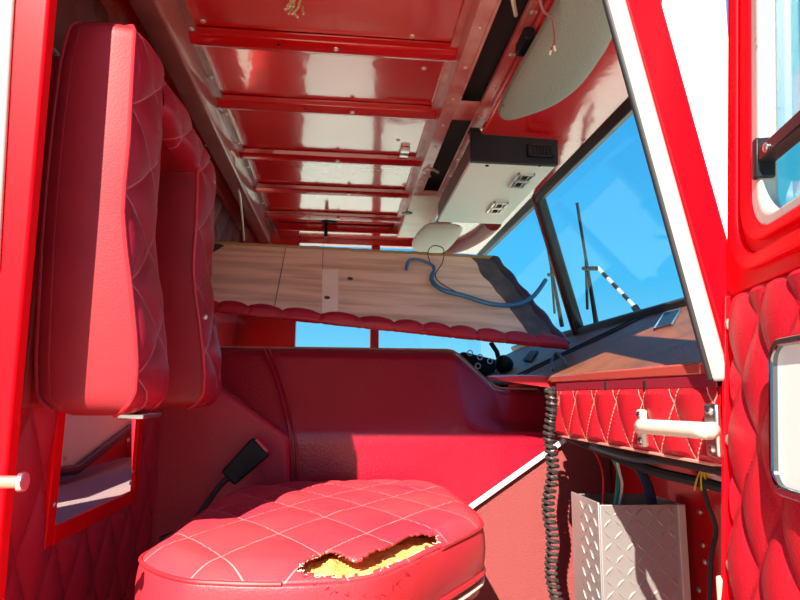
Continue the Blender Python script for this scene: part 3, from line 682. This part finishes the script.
# dark wrapped right edge
def redge(v, a):
    p = bp_(1.0, v); u_ = (BR-BL).normalized(); bump_ = 0.5+0.5*math.sin(v*26)
    return p-nb*0.006+nb*(0.010+0.004*bump_)*math.cos(a)+u_*(0.014+0.006*bump_)*math.sin(a)-u_*0.008
g = MB(); g.grid(redge, lin(0, 1, 80), lin(-math.pi, math.pi, 17)); g.build('dark_side_edge', mat('navy_vinyl', (0.025, 0.025, 0.045), 0.4), bd, merge=0.0001, label='dark creased side edge')
# thin ochre top edge
g = MB(); g.tube([bp_(u, 1.0)+nb*0.001+Vector((0, 0, 0.003*n3(u, 0, 0, 30))) for u in lin(0, 1, 50)], 0.005, 6); g.build('top_edge_binding', mat('ochre_edge', (0.35, 0.22, 0.07), 0.7), bd)
def patch(name, uv4, m, lift=0.0012):
    g = MB(); q = [bp_(u, v)+nb*lift for u, v in uv4]; q2 = [bp_(u, v)-nb*0.001 for u, v in uv4]; g.hexa(q, q2); return g.build(name, m, bd)
def uv_of(px, py):
    # nearest board parameters under a pixel
    best = None
    r = ray(px, py).normalized(); t = (BL.dot(nb))/(r.dot(nb)); p = r*t
    u = v = 0.5
    for _ in range(40):
        q = bp_(u, v); e1 = (bp_(u+1e-3, v)-q)/1e-3; e2 = (bp_(u, v+1e-3)-q)/1e-3; d = p-q
        u += 0.8*d.dot(e1)/e1.dot(e1); v += 0.8*d.dot(e2)/e2.dot(e2)
    return u, v
patch('pale_patch', [uv_of(322, 273), uv_of(338, 273), uv_of(338, 316), uv_of(322, 316)], M_ply_patch)
patch('board_seam', [uv_of(286, 250), uv_of(286.5, 250), uv_of(274.6, 308), uv_of(274, 308)], M_ply_dark, 0.0009)
patch('board_seam', [uv_of(323, 250), uv_of(323.5, 250), uv_of(322.5, 272), uv_of(322, 272)], M_ply_dark, 0.0009)
g = MB()
def band(u0, u1, lift): 
    P_ = []
    for v in lin(0.02, 0.98, 16): P_.append((u0+0.012*n3(v, 1, 0, 6), v))
    for v in lin(0.98, 0.02, 16): P_.append((u1, v))
    return P_
pp = band(0.905, 0.985, 0); q = [bp_(u, v)+nb*0.0013 for u, v in pp]; g.hexa(q, [bp_(u, v)-nb*0.001 for u, v in pp]); g.build('dark_glue_band', M_ply_dark, bd, label='dark glue stained end of the plywood')
pp = [(u+0.0, v) for u, v in ((0.03, 0.72), (0.09, 0.96), (0.075, 0.98), (0.0, 0.98), (0.0, 0.72))]; g = MB(); g.hexa([bp_(u, v)+nb*0.0013 for u, v in pp], [bp_(u, v)-nb*0.001 for u, v in pp]); g.build('dark_glue_band', M_ply_dark, bd)
for px, py in ((327, 299), (350, 282)):
    u, v = uv_of(px, py); g = MB(); g.dome(bp_(u, v)+nb*0.0012, nb, 0.008, 0.0008); g.build('knot', M_ply_dark, bd)
# cable lying on the board
def onb(px, py, lift): u, v = uv_of(px, py); return bp_(u, v)+nb*lift
P = smooth_pts([onb(405, 277, 0.006), onb(408, 272, 0.02), onb(420, 273, 0.02), onb(432, 278, 0.016), onb(430, 288, 0.013), onb(440, 297, 0.013), onb(462, 303, 0.013), onb(490, 311, 0.013), onb(515, 312, 0.014), onb(530, 307, 0.022), onb(540, 297, 0.035)], 8)
g = MB(); g.tube(P, lambda t: 0.0045 if t < 0.35 else 0.0065, 10); g.build('blue_cable', M_blue, label='thick blue black cable lying across the plywood panel', cat='cable')
P = smooth_pts([onb(432, 278, 0.006), onb(425, 270, 0.03), onb(430, 263, 0.03), onb(440, 266, 0.03), onb(440, 275, 0.02), onb(434, 282, 0.006), onb(440, 290, 0.006), onb(460, 300, 0.006)], 8)
g = MB(); g.tube(P, 0.0014, 6); g.build('thin_loop_wire', M_rubber, label='thin dark looped wire beside the blue cable on the plywood', cat='wire')

# driver side clutter past the engine cover
DL = aY(500, 358, 1.9)
dl = thing('control_lever', 'black control lever with round knob on the driver side of the dash', 'lever', DL+Vector((0, 0, -0.06)))
g = MB(); g.tube([DL+Vector((-0.03, 0, 0.05)), DL+Vector((-0.01, 0, 0.02)), DL+Vector((0.01, 0, -0.06))], 0.008, 8); g.build('lever_arm', M_black, dl)
g = MB(); s = DL+Vector((0.01, -0.01, -0.02))
bmesh.ops.create_icosphere(g.bm, subdivisions=3, radius=0.030, matrix=Matrix.Translation(s)); g.build('knob', M_black, dl)
gp = thing('gauge_cluster', 'black gauge pod with pale rings behind the engine cover top', 'gauges', aY(486, 372, 2.1))
g = MB(); c = aY(482, 372, 2.1); g.obox(c, (0.09, 0, -0.02), (0, 0.04, 0), (0.01, 0, 0.05)); g.build('pod', M_black, gp, bevel=0.01)
for px, py in ((470, 353), (480, 357), (490, 361), (478, 366), (498, 372)):
    p = aY(px, py, 2.052); g = MB(); g.tube([p+0.009*Vector((math.cos(a), 0, math.sin(a))) for a in lin(0, 2*math.pi*11/12, 12)], 0.002, 6, closed=True); g.build('gauge_ring', M_alu, gp)
hk = [on_dash(553, 372, 0.004), on_dash(552, 366, 0.012), on_dash(557, 361, 0.02), on_dash(562, 364, 0.014), on_dash(566, 367, 0.004)]
g = MB(); g.tube(smooth_pts(hk, 6), 0.0035, 8); g.build('wire_hook', M_black, label='small black bent hook standing on the dash beside the engine cover', cat='hook')
q = [on_dash(*p, 0.001) for p in ((530, 352), (538, 352), (531, 362), (523, 361))]
g = MB(); g.prism(q, (0, 0, 0.004)); g.build('dash_slot', M_void, db)

# ------------------------------------------------------------------ passenger seat
st = thing('passenger_seat', 'worn red quilted passenger seat with torn cushion and split backrest, inside the open door', 'seat', (0, 1.05, -0.72))
# --- cushion
opx = [(143, 551), (155, 562), (185, 571), (225, 574), (270, 575), (320, 574), (370, 569), (405, 557), (440, 541), (470, 527), (481, 519), (474, 508), (456, 493), (436, 482), (390, 480), (330, 481), (270, 484), (238, 488), (215, 500), (185, 521), (160, 539)]
ZS = -0.20
KT = 0.84; Y00 = 0.7218
def ZT(y): return ZS*y/(Y00+(y-Y00)/KT)          # the seat top rises slightly towards the cab centre
o3 = []
for a_, b_ in opx:
    p_ = aZ(a_, b_, ZS); o3.append(p_*((Y00+(p_.y-Y00)*KT)/p_.y))
ring = smooth_pts(o3, 8, True); NR = len(ring)
ccx = sum(p.x for p in ring)/NR; ccy = sum(p.y for p in ring)/NR
def qz(x, y):
    s_ = x*1.0; t_ = y
    return puff(s_+0.02, t_+0.05, 0.118, 0.165, 0.006, 0.5)
tear_px = [(297, 569), (306, 562), (318, 556), (328, 551), (338, 553), (350, 560), (358, 561), (366, 556), (376, 550), (384, 549), (395, 544), (404, 538), (412, 535), (424, 534), (437, 537), (437, 543), (424, 549), (405, 559), (388, 566), (372, 573), (350, 577), (325, 577), (308, 575)]
def proj(p):
    c = R3.transposed() @ p; return 400+F*c.x/(-c.z), 300-F*c.y/(-c.z)
rs = [0.0, 0.08]+lin(0.14, 0.9, 46)+[0.92, 0.94, 0.96, 0.975, 0.988, 1.0]
def topz(x, y, r): return ZT(y)-0.010*max(0, (r-0.86)/0.14)**2.2+0.010*(1-r*r)+qz(x, y)*min(1, (1-r)*9)
def subring(i, r):
    p = ring[i]; x = ccx+(p.x-ccx)*r; y = ccy+(p.y-ccy)*r; return Vector((x, y, topz(x, y, r)))
def side_pt(i, t):     # t 0..1 down the side
    p = ring[i]; d = Vector((p.x-ccx, p.y-ccy, 0)).normalized()
    H = 0.068; bul = 0.005*math.sin(math.pi*min(1, t*1.05))**0.7
    return Vector((p.x, p.y, 0))+d*bul+Vector((0, 0, ZT(p.y)-0.010-H*t))
def cushion_mesh(shrink, cut, lo, which):
    g = MB(); U = []
    if which == 'top':
        rows = [(lambda i, r=r: subring(i, r)) for r in rs]
    else:
        rows = [(lambda i, t=t: side_pt(i, t)) for t in lin(0, 1, 18)]
    NI = NR*2
    def ptf(row, i):
        a = row(i//2); 
        if i % 2: b = row((i//2+1) % NR); a = (a+b)/2
        return a
    V = [[g.bm.verts.new(ptf(row, i)) for i in range(NI)] for row in rows]
    for a in range(len(rows)-1):
        for i in range(NI):
            j = (i+1) % NI
            ctr = (V[a][i].co+V[a][j].co+V[a+1][i].co+V[a+1][j].co)/4
            if cut:
                q = proj(ctr); 
                if inpoly(q[0], q[1]+1.2*n3(ctr.x, ctr.y, ctr.z, 90), tear_px): continue
            f = g.bm.faces.new((V[a][i], V[a+1][i], V[a+1][j], V[a][j]))
            for l in f.loops:
                x, y = l.vert.co.x+0.02, l.vert.co.y+0.05
                l[g.uv].uv = (x/0.118+y/0.165, x/0.118-y/0.165)
    return g
cush = cushion_mesh(0, True, 0, 'top').build('seat_cushion', M_cushion, st, solid=0.003, ang=60)
cushion_mesh(0, True, 0, 'side').build('cushion_side', M_cushside, cush, solid=0.003, ang=60)
# foam core under the vinyl
g = MB(); rows = []
for r in lin(0.05, 0.965, 26):
    rows.append([Vector((ccx+(ring[i].x-ccx)*r, ccy+(ring[i].y-ccy)*r, topz(ccx+(ring[i].x-ccx)*r, ccy+(ring[i].y-ccy)*r, 1)-0.003+(0.008*(1-r*r)))) for i in range(NR)])
for t in lin(0.1, 0.95, 12):
    rows.append([side_pt(i, t)+Vector((ccx-ring[i].x, ccy-ring[i].y, 0)).normalized()*0.008 for i in range(NR)])
V = [[g.bm.verts.new(p+Vector((0.004*n3(p.x, p.y, p.z, 70), 0.004*n3(p.y, p.x, p.z, 60), 0.006*n3(p.x, p.y, p.z, 55)))) for p in row] for row in rows]
for a, b in zip(V, V[1:]):
    for i in range(NR): g.bm.faces.new((a[i], b[i], b[(i+1) % NR], a[(i+1) % NR]))
g.bm.faces.new(V[0]); g.bm.faces.new(V[-1][::-1]); g.build('foam_core', M_foam, cush, label='crumbling yellow foam in the tear')
# frayed edges of the tear
g = MB()
for k in range(len(tear_px)):
    a, b = tear_px[k], tear_px[(k+1) % len(tear_px)]
    for _ in range(5):
        t = random.random(); px, py = a[0]+(b[0]-a[0])*t, a[1]+(b[1]-a[1])*t
        p = aZ(px, py, ZS+0.006)
        d = Vector((random.uniform(-1, 1), random.uniform(-1, 1), random.uniform(-0.3, 0.6)))*0.005
        g.tube([p, p+d*0.5, p+d], 0.0004, 4)
g.build('frayed_threads', M_fray, cush, kind='stuff')
# piping round the top rim, skipping the tear, and lower welt lines
rim = [Vector((p.x, p.y, ZT(p.y)-0.009))+Vector((p.x-ccx, p.y-ccy, 0)).normalized()*0.002 for p in ring]
run = []; segs = []
for i in range(NR+1):
    p = rim[i % NR]; q = proj(p)
    if 285 < q[0] < 440 and q[1] > 530:
        if len(run) > 2: segs.append(run)
        run = []
    else: run.append(p)
if len(run) > 2: segs.append(run)
for sgm in segs: g = MB(); g.tube(sgm, 0.0028, 8); g.build('piping', M_piping, cush)
for t, rr, m in ((0.98, 0.0045, M_piping), (1.12, 0.003, M_fray)):
    P = [side_pt(i, min(t, 1.0))+Vector((ring[i].x-ccx, ring[i].y-ccy, 0)).normalized()*0.002+Vector((0, 0, -(t-0.98)*0.09)) for i in range(NR)]
    g = MB(); g.tube(P, rr, 8, closed=True); g.build('lower_welt', m, cush)
g = MB(); lo = [ring[i]*1 for i in range(NR)]
g.prism([Vector((ccx+(p.x-ccx)*0.985, ccy+(p.y-ccy)*0.985, ZS-0.098)) for p in ring], (0, 0, 0.022)); g.build('base_band', M_vinyl, cush)
g = MB(); g.box(ccx-0.17, ccx+0.17, ccy-0.25, ccy+0.25, -0.72, ZS-0.09); g.build('seat_base', mat('dark_seat_base', (0.10, 0.01, 0.015), 0.6), st, bevel=0.01)

# --- backrest bolsters
YN0, YN1, YF0, YF1 = 0.75, 0.872, 1.11, 1.25
fpx = [(134, 28), (132, 60), (130, 100), (128, 140), (124, 180), (122, 212), (125, 250), (130, 290), (134, 330), (136, 365), (134, 392), (126, 408)]
bpx = [(70, 14), (58, 60), (50, 120), (44, 180), (39, 240), (36, 300), (33, 360), (34, 395), (44, 414)]
ftab = sorted((aY(a, b, YN0).z, aY(a, b, YN0).x) for a, b in fpx); btab = sorted((aY(a, b, YN0).z, aY(a, b, YN0).x) for a, b in bpx)
zlo = aY(90, 416, YN0).z; zhi = aY(100, 17, YN0).z
def bolster(y0, y1, z0, z1, name, m_side, m_front, yin=1):
    zs = []; nn = 70
    for k in range(nn+1): zs.append(z0+(z1-z0)*k/nn)
    def xf(z): return interp(ftab, z)
    def xb(z): return interp(btab, z)
    def taper(z):   # round ends of the pad
        e = 0.022; a = min(1, max(0, (z-z0)/e)); b = min(1, max(0, (z1-z)/e)); return (1-(1-a)**2)**0.5*1.0, (1-(1-b)**2)**0.5
    # side/back shell
    g = MB(); rows = []
    for z in zs:
        ta, tb_ = taper(z); k = min(ta, tb_); ins = 0.020*(1-k); iy = ins*yin
        f, b = xf(z)-ins, xb(z)+ins
        rows.append([(f, y1-iy, z), (b+0.006, y1-iy, z), (b, y1-0.006-iy, z), (b, y0+0.006+iy, z), (b+0.006, y0+iy, z), ((b*3+f)/4, y0+iy-0.004*yin, z), ((b+f)/2, y0+iy-0.006*yin, z), ((b+f*3)/4, y0+iy-0.004*yin, z), (f, y0+iy, z)])
    V = [[g.bm.verts.new(p) for p in r] for r in rows]
    for a, b in zip(V, V[1:]):
        for k in range(len(a)-1): g.bm.faces.new((a[k], a[k+1], b[k+1], b[k]))
    g.bm.faces.new(V[0]); g.bm.faces.new(V[-1][::-1])
    o = g.build(name, m_side, st, ang=60)
    # quilted front
    g = MB()
    def fr(t, z):
        ta, tb_ = taper(z); k = min(ta, tb_); ins = 0.020*(1-k); iy = ins*yin
        y = y0+iy+(y1-y0-2*iy)*t
        crown = 0.006*(1-(2*t-1)**4)*k
        return Vector((xf(z)-ins+crown+puff(y-YN0, z-0.02, 0.15, 0.115, 0.010)*(math.sin(math.pi*t)**0.4 if yin else 1)*k-0.004*0, y, z))
    g.grid(fr, lin(0, 1, 26), lin(z0, z1, 150), uvf=lambda t, z: ((t*(y1-y0)+y0-YN0)/0.15+(z-0.02)/0.115, (t*(y1-y0)+y0-YN0)/0.15-(z-0.02)/0.115))
    g.build('quilted_front', m_front, o)
    if not yin: return o
    for yy, nm in ((y0, 'piping'), (y1, 'piping')):
        P = []
        for z in zs:
            ta, tb_ = taper(z); k = min(ta, tb_); ins = 0.020*(1-k); iy = ins*yin; P.append((xf(z)-ins+0.001, yy+(ins if yy == y0 else -ins), z))
        g = MB(); g.tube(P, 0.0030, 8); g.build(nm, M_piping, o)
    for dx in (0.004, 0.018):
        P = []
        for z in zs[1:-1]:
            ta, tb_ = taper(z); k = min(ta, tb_); ins = 0.020*(1-k); iy = ins*yin; P.append((xb(z)+ins+dx, y0+ins-0.0015, z))
        g = MB(); g.tube(P, 0.0022, 6); g.build('seam_cord', M_bolster, o)
    return o
M_frontq = mat('red_vinyl_bolster_quilt', (0.30, 0.008, 0.024), 0.46, spec=0.28, bump=LEA, stitch=((0.65, 0.25, 0.28), 0.012, 0.5))
bolster(YN0, YN1, zlo, zhi, 'near_bolster', M_bolster, M_frontq)
bolster(YF0, YF1, zlo, zhi-0.004, 'far_bolster', M_bolster, M_frontq)
# bridge across the top
bolster(YN1-0.004, YF0+0.004, 0.408, zhi-0.002, 'top_bridge', M_bolster, M_frontq, yin=0)
g = MB(); g.box(-0.395, -0.375, YN0+0.02, YF1-0.02, -0.02, 0.44); g.build('back_shell', M_bolster, st, bevel=0.006)
g = MB(); g.box(-0.46, -0.39, 0.86, 0.90, 0.16, 0.30); g.build('wall_bracket', M_steel, st); g = MB(); g.box(-0.46, -0.39, 1.10, 1.14, 0.16, 0.30); g.build('wall_bracket', M_steel, st)
c = aY(205, 317, YF0-0.004); screw(st, c, (0, -1, 0), 0.005)
c = aY(130, 419, 0.80); g = MB(); g.obox(c+Vector((0, 0.04, 0.003)), (0.016, 0, 0), (0, 0.04, 0), (0, 0, 0.003)); g.build('lower_bracket', M_steel, st, bevel=0.001)

# ------------------------------------------------------------------ seat belt buckle
sb = thing('seat_belt_buckle', 'black seat belt buckle with red button standing behind the seat cushion', 'seat belt buckle', aY(228, 486, 1.33))
c = aY(245, 462, 1.33); ax = (aY(262, 446, 1.33)-aY(229, 478, 1.33)); L_ = ax.length/2; ax.normalize(); px_ = Vector((-ax.z, 0, ax.x))
g = MB(); g.hexa([c-ax*L_-px_*0.020+Vector((0, -0.011, 0)), c-ax*L_+px_*0.020+Vector((0, -0.011, 0)), c-ax*L_+px_*0.020+Vector((0, 0.011, 0)), c-ax*L_-px_*0.020+Vector((0, 0.011, 0))],
                 [c+ax*L_-px_*0.026+Vector((0, -0.013, 0)), c+ax*L_+px_*0.026+Vector((0, -0.013, 0)), c+ax*L_+px_*0.026+Vector((0, 0.013, 0)), c+ax*L_-px_*0.026+Vector((0, 0.013, 0))])
g.build('buckle_body', M_black, sb, bevel=0.004)
g = MB(); g.obox(c+ax*(L_+0.001), px_*0.018, (0, 0.008, 0), ax*0.003); g.build('release_button', M_redbtn, sb, bevel=0.001)
g = MB(); g.tube(smooth_pts([c-ax*(L_-0.005), c-ax*(L_+0.03), c-ax*(L_+0.10)+Vector((0, 0, -0.02)), aY(160, 540, 1.30)], 8), 0.006, 8); g.build('stalk', M_rubber, sb)

# ------------------------------------------------------------------ quilted rear panel with framed cubby
QX = -0.405
f_tl = aX(50, 420, QX); f_tr = aX(131, 420, QX); f_bl = aX(42, 545, QX); f_br = aX(131, 496, QX)
cy0, cy1, cz0, cz1 = f_bl.y, f_br.y, -0.163, 0.02
cz0 = (f_bl.z+f_br.z)/2
qp = thing('trim_6', None, None, (QX, 0.95, -0.72), kind='structure')
def q_r(s_, t_):
    e1 = min(1, max(0, max(cy0-s_, s_-cy1, cz0-t_, t_-cz1))/0.02)
    return Vector((QX+puff(s_, t_+0.02, 0.105, 0.19, 0.012)*e1, s_, t_))
g = MB(); g.grid(q_r, lin(0.66, 1.405, 170), lin(-0.72, 0.10, 150), uvf=lambda s_, t_: (s_/0.105+(t_+0.02)/0.19, s_/0.105-(t_+0.02)/0.19),
       keep=lambda s_, t_: not (cy0 < s_ < cy1 and cz0 < t_ < cz1))
g.build('quilted_panel', mat('red_vinyl_side_quilt', (0.46, 0.014, 0.035), 0.38, spec=0.6, bump=LEA, stitch=((0.25, 0.008, 0.025), 0.014, 0.6)), qp)
g = MB(); w = 0.018
g.box(QX, QX+0.008, cy0-w*0.4, cy0+w, cz0-w*0.5, cz1); g.box(QX, QX+0.008, cy1-w*0.5, cy1+w, cz0-w*0.5, cz1); g.box(QX, QX+0.008, cy0+w, cy1-w*0.5, cz0-w*0.5, cz0+w*0.9)
g.build('cubby_frame', M_jamb, qp, bevel=0.002)
cb = thing('trim_7', None, None, (-0.5, 0.95, cz0), kind='structure')
g = MB(); g.box(-0.70, QX-0.012, cy0-0.02, 2.10, cz0-0.02, cz0-0.004); g.build('cubby_floor', M_grey_ledge, cb)
g = MB(); g.box(-0.72, -0.70, cy0-0.04, 2.12, cz0-0.02, cz1+0.15); g.box(-0.70, QX-0.052, 2.10, 2.12, cz0-0.02, cz1+0.15); g.build('cubby_wall', M_paint, cb)
# grey plate with black bent gasket inside the cubby
pb = [aX(a, b, -0.64) for a, b in ((40, 400), (140, 400), (140, 420), (130, 432), (80, 466), (40, 472))]
g = MB(); g.prism([Vector(p) for p in pb], (-0.004, 0, 0)); g.build('grey_plate', M_alu, cb)
P = [aX(a, b, -0.632) for a, b in ((42, 474), (76, 470), (84, 464), (140, 420))]
g = MB(); g.tube(P, 0.011, 8); g.build('gasket', M_rubber, cb)
for px, py in ((66, 458), (117, 402)): screw(cb, aX(px, py, -0.638), (1, 0, 0), 0.006)
for px, py in ((54, 505), (132, 472), (130, 483), (128, 440)): screw(qp, aX(px, py, QX+0.009), (1, 0, 0), 0.004)
# latch striker on the rear jamb
c = aY(8, 482, 0.63); ls = thing('latch_striker', 'steel latch striker pin on the bright red rear door jamb', 'latch striker', c)
g = MB(); g.tube([c+Vector((-0.012, 0, 0)), c+Vector((0.010, 0, 0))], 0.006, 12); g.build('pin', mat('rusty_pin', (0.5, 0.33, 0.25), 0.4, 0.6), ls)
g = MB(); g.tube([c+Vector((0.010, 0, 0)), c+Vector((0.016, 0, 0))], 0.0095, 12); g.build('pin_head', M_steel, ls, bevel=0.001)
# folded webbing behind the backrest
g = MB()
P = []
for k in range(22): P.append(aX(52+(6 if k % 2 else 0)-k*0.35, 50+k*5.5, -0.435))
g = MB(); g.tube(P, 0.005, 6); g.build('folded_webbing', M_strap, label='zigzag folded grey webbing behind the near backrest bolster', cat='webbing')

# ------------------------------------------------------------------ open passenger door
H = Vector((0.434, 0.655, 0)); D = Vector((-0.243, -0.970, 0)).normalized(); NN = Vector((-D.y, D.x, 0))
if NN.x > 0: NN = -NN
def dp(s_, z, off=0.0): return H+D*s_+NN*off+Vector((0.085*z, 0, z))
dr = thing('door_2', None, None, (0.42, 0.55, -0.72), kind='structure')
def dbox(s0, s1, z0, z1, o0, o1, name, m, bev=0.003, parent=None):
    g = MB(); g.hexa([dp(s0, z0, o0), dp(s1, z0, o0), dp(s1, z1, o0), dp(s0, z1, o0)], [dp(s0, z0, o1), dp(s1, z0, o1), dp(s1, z1, o1), dp(s0, z1, o1)])
    return g.build(name, m, parent or dr, bevel=bev)
WB = 0.172
def rrect(s0, s1, z0, z1, r, n=8):
    P = []
    for cx_, cz_, a0 in ((s1-r, z1-r, 0), (s0+r, z1-r, 90), (s0+r, z0+r, 180), (s1-r, z0+r, 270)):
        for k in range(n+1): a = math.radians(a0+90*k/n); P.append((cx_+r*math.cos(a), cz_+r*math.sin(a)))
    return P
# shell with window opening
outer = rrect(-0.004, 0.80, -0.70, 0.72, 0.02); inner = rrect(0.100, 0.74, WB, 0.66, 0.045)
def frame(outl, innl, o0, o1, name, m, bev=0.003):
    g = MB(); n = len(outl)
    R_ = [[g.bm.verts.new(dp(s_, z, o)) for s_, z in L] for L, o in ((outl, o0), (innl, o0), (innl, o1), (outl, o1))]
    for a in range(4):
        A_, B_ = R_[a], R_[(a+1) % 4]
        for k in range(n): g.bm.faces.new((A_[k], A_[(k+1) % n], B_[(k+1) % n], B_[k]))
    return g.build(name, m, dr, bevel=bev)
frame(rrect(-0.004, 0.80, 0.118, 0.72, 0.02), rrect(0.095, 0.745, WB-0.004, 0.665, 0.05), -0.020, -0.004, 'door_shell', M_jamb)
dbox(-0.004, 0.80, -0.70, 0.1195, -0.045, -0.026, 'lower_shell', M_jamb)
dbox(-0.004, 0.0035, -0.70, 0.119, -0.026, 0.000, 'lower_edge', M_jamb, 0.001)
frame(rrect(0.022, 0.79, 0.135, 0.71, 0.06), rrect(0.040, 0.77, 0.150, 0.69, 0.055), -0.006, 0.003, 'pressed_ridge', M_jamb, 0.003)
frame(rrect(0.058, 0.765, 0.160, 0.685, 0.05), rrect(0.085, 0.75, 0.170, 0.67, 0.045), -0.006, 0.005, 'pressed_ridge', M_jamb, 0.003)
frame(rrect(0.086, 0.750, WB-0.004, 0.672, 0.045), rrect(0.104, 0.735, WB+0.008, 0.655, 0.035), -0.016, 0.004, 'window_channel', M_alu2, 0.003)
g = MB(); g.hexa([dp(s_, z, -0.018) for s_, z in rrect(0.10, 0.74, WB, 0.66, 0.035)], [dp(s_, z, -0.014) for s_, z in rrect(0.10, 0.74, WB, 0.66, 0.035)]); g.build('window_pane', M_glass2, dr)
# window latch
zl = dp(0.12, 0, 0); lz = aY(785, 153, zl.y).z
dbox(0.100, 0.20, lz-0.006, lz+0.010, -0.012, 0.006, 'window_latch', M_black, 0.002)
dbox(0.098, 0.108, lz-0.022, lz+0.022, -0.012, 0.008, 'latch_bracket', M_black, 0.002)
screw(dr, dp(0.128, lz+0.002, 0.006), NN, 0.005, M_steel)
# quilted pad
def q_d(s_, t_):
    e1 = min(1, max(0, min((s_-0.004)/0.012, (0.125-t_)/0.012)))
    return dp(s_, t_, -0.020+0.012*e1**0.5+puff(s_-0.035, t_-0.02, 0.085, 0.125, 0.011)*e1)
g = MB(); g.grid(q_d, lin(0.004, 0.79, 260), lin(-0.68, 0.125, 190), uvf=lambda s_, t_: ((s_-0.035)/0.085+(t_-0.02)/0.125, (s_-0.035)/0.085-(t_-0.02)/0.125))
g.build('quilted_door_pad', M_door_q, dr, solid=0.0, label='quilted red vinyl pad')
for (s_, z) in ((0.008, 0.085), (0.012, -0.045), (0.016, -0.175)):
    screw(dr, dp(s_, z, -0.003), NN, 0.0065, M_bolt)
# pale door pull plate
pl = rrect(0.112, 0.36, -0.082, 0.055, 0.02)
frame(rrect(0.142, 0.36, -0.082, 0.055, 0.02), rrect(0.148, 0.352, -0.074, 0.047, 0.015), -0.01, 0.012, 'pull_surround', mat('dark_chrome', (0.25, 0.25, 0.26), 0.15, 1.0), 0.002)
g = MB(); g.hexa([dp(a, b, -0.01) for a, b in rrect(0.146, 0.354, -0.076, 0.049, 0.015)], [dp(a, b, 0.006) for a, b in rrect(0.146, 0.354, -0.076, 0.049, 0.015)]); g.build('pull_plate', mat('pale_pull', (0.72, 0.80, 0.76), 0.35), dr, label='pale door pull plate')

# ------------------------------------------------------------------ outside: wipers, mirror arm, added white backdrop slab
def wiper(px0, py0, px1, py1, label):
    def ow(px, py, off):   # point on the outer side of the windshield plane
        n = Vector((GZ1-GZ0, 0, GX0-GX1)).normalized(); p0 = Vector((GX0, 1, GZ0))+n*off; r = ray(px, py); return r*(p0.dot(n)/r.dot(n))
    a, b = ow(px0, py0, 0.05), ow(px1, py1, 0.04)
    w = thing('windshield_wiper', label, 'wiper', b)
    g = MB(); g.tube([b, b.lerp(a, 0.55)], lambda t: 0.009-0.004*t, 8); g.build('wiper_arm', M_black, w)
    m_ = b.lerp(a, 0.55)
    g = MB(); g.tube([a, m_, m_.lerp(b, 0.75)+Vector((0.0, 0.05, 0))], 0.005, 8); g.build('wiper_blade', M_rubber, w)
    g = MB(); g.tube([ow(px1+(px0-px1)*0.45-4, py1+(py0-py1)*0.45, 0.045), ow(px1+(px0-px1)*0.45+9, py1+(py0-py1)*0.45, 0.045)], 0.007, 8); g.build('blade_clip', M_black, w)
wiper(541, 212, 562, 326, 'dark windshield wiper outside, left of the centre post')
wiper(577, 203, 596, 322, 'dark windshield wiper outside, right of the centre post')
# striped mirror bracket outside the glass
ma, mb_ = aY(598, 268, 3.2), aY(634, 306, 3.0)
mm = thing('mirror_bracket', 'white and dark striped bracket outside the windshield, low in the right pane', 'bracket', mb_)
n = 7
for k in range(n):
    a = ma.lerp(mb_, k/n); b = ma.lerp(mb_, (k+1)/n)
    g = MB(); g.tube([a, b], 0.011, 8); g.build('bracket_segment', M_black if k % 2 else M_trimw, mm)
g = MB(); g.tube([mb_, mb_+Vector((0.2, 0, -0.3)), mb_+Vector((0.25, 0, -2.0))], 0.02, 8); g.build('bracket_stem', M_black, mm)
wb = thing('white_backdrop', 'added white backdrop slab filling the bright gap between the front door post and the open door', 'backdrop', (8, 7, -ZC))  # added slab, shaped to show overexposed white in the gap beside the post
g = MB(); g.prism([(4.12, 6.6, -ZC), (4.80, 6.6, -ZC), (7.95, 11, -ZC), (6.95, 11, -ZC)], (0, 0, ZC+6.5)); g.box(3.60, 4.80, 6.62, 6.9, 4.15, 6.5); g.build('wall', M_backdrop, wb)
g = MB(); g.prism([(3.5, 6.55, 6.5), (4.85, 6.55, 6.5), (8.0, 11.1, 6.5), (6.9, 11.1, 6.5)], (0, 0, 0.2)); g.build('slab_cap', M_alu, wb)
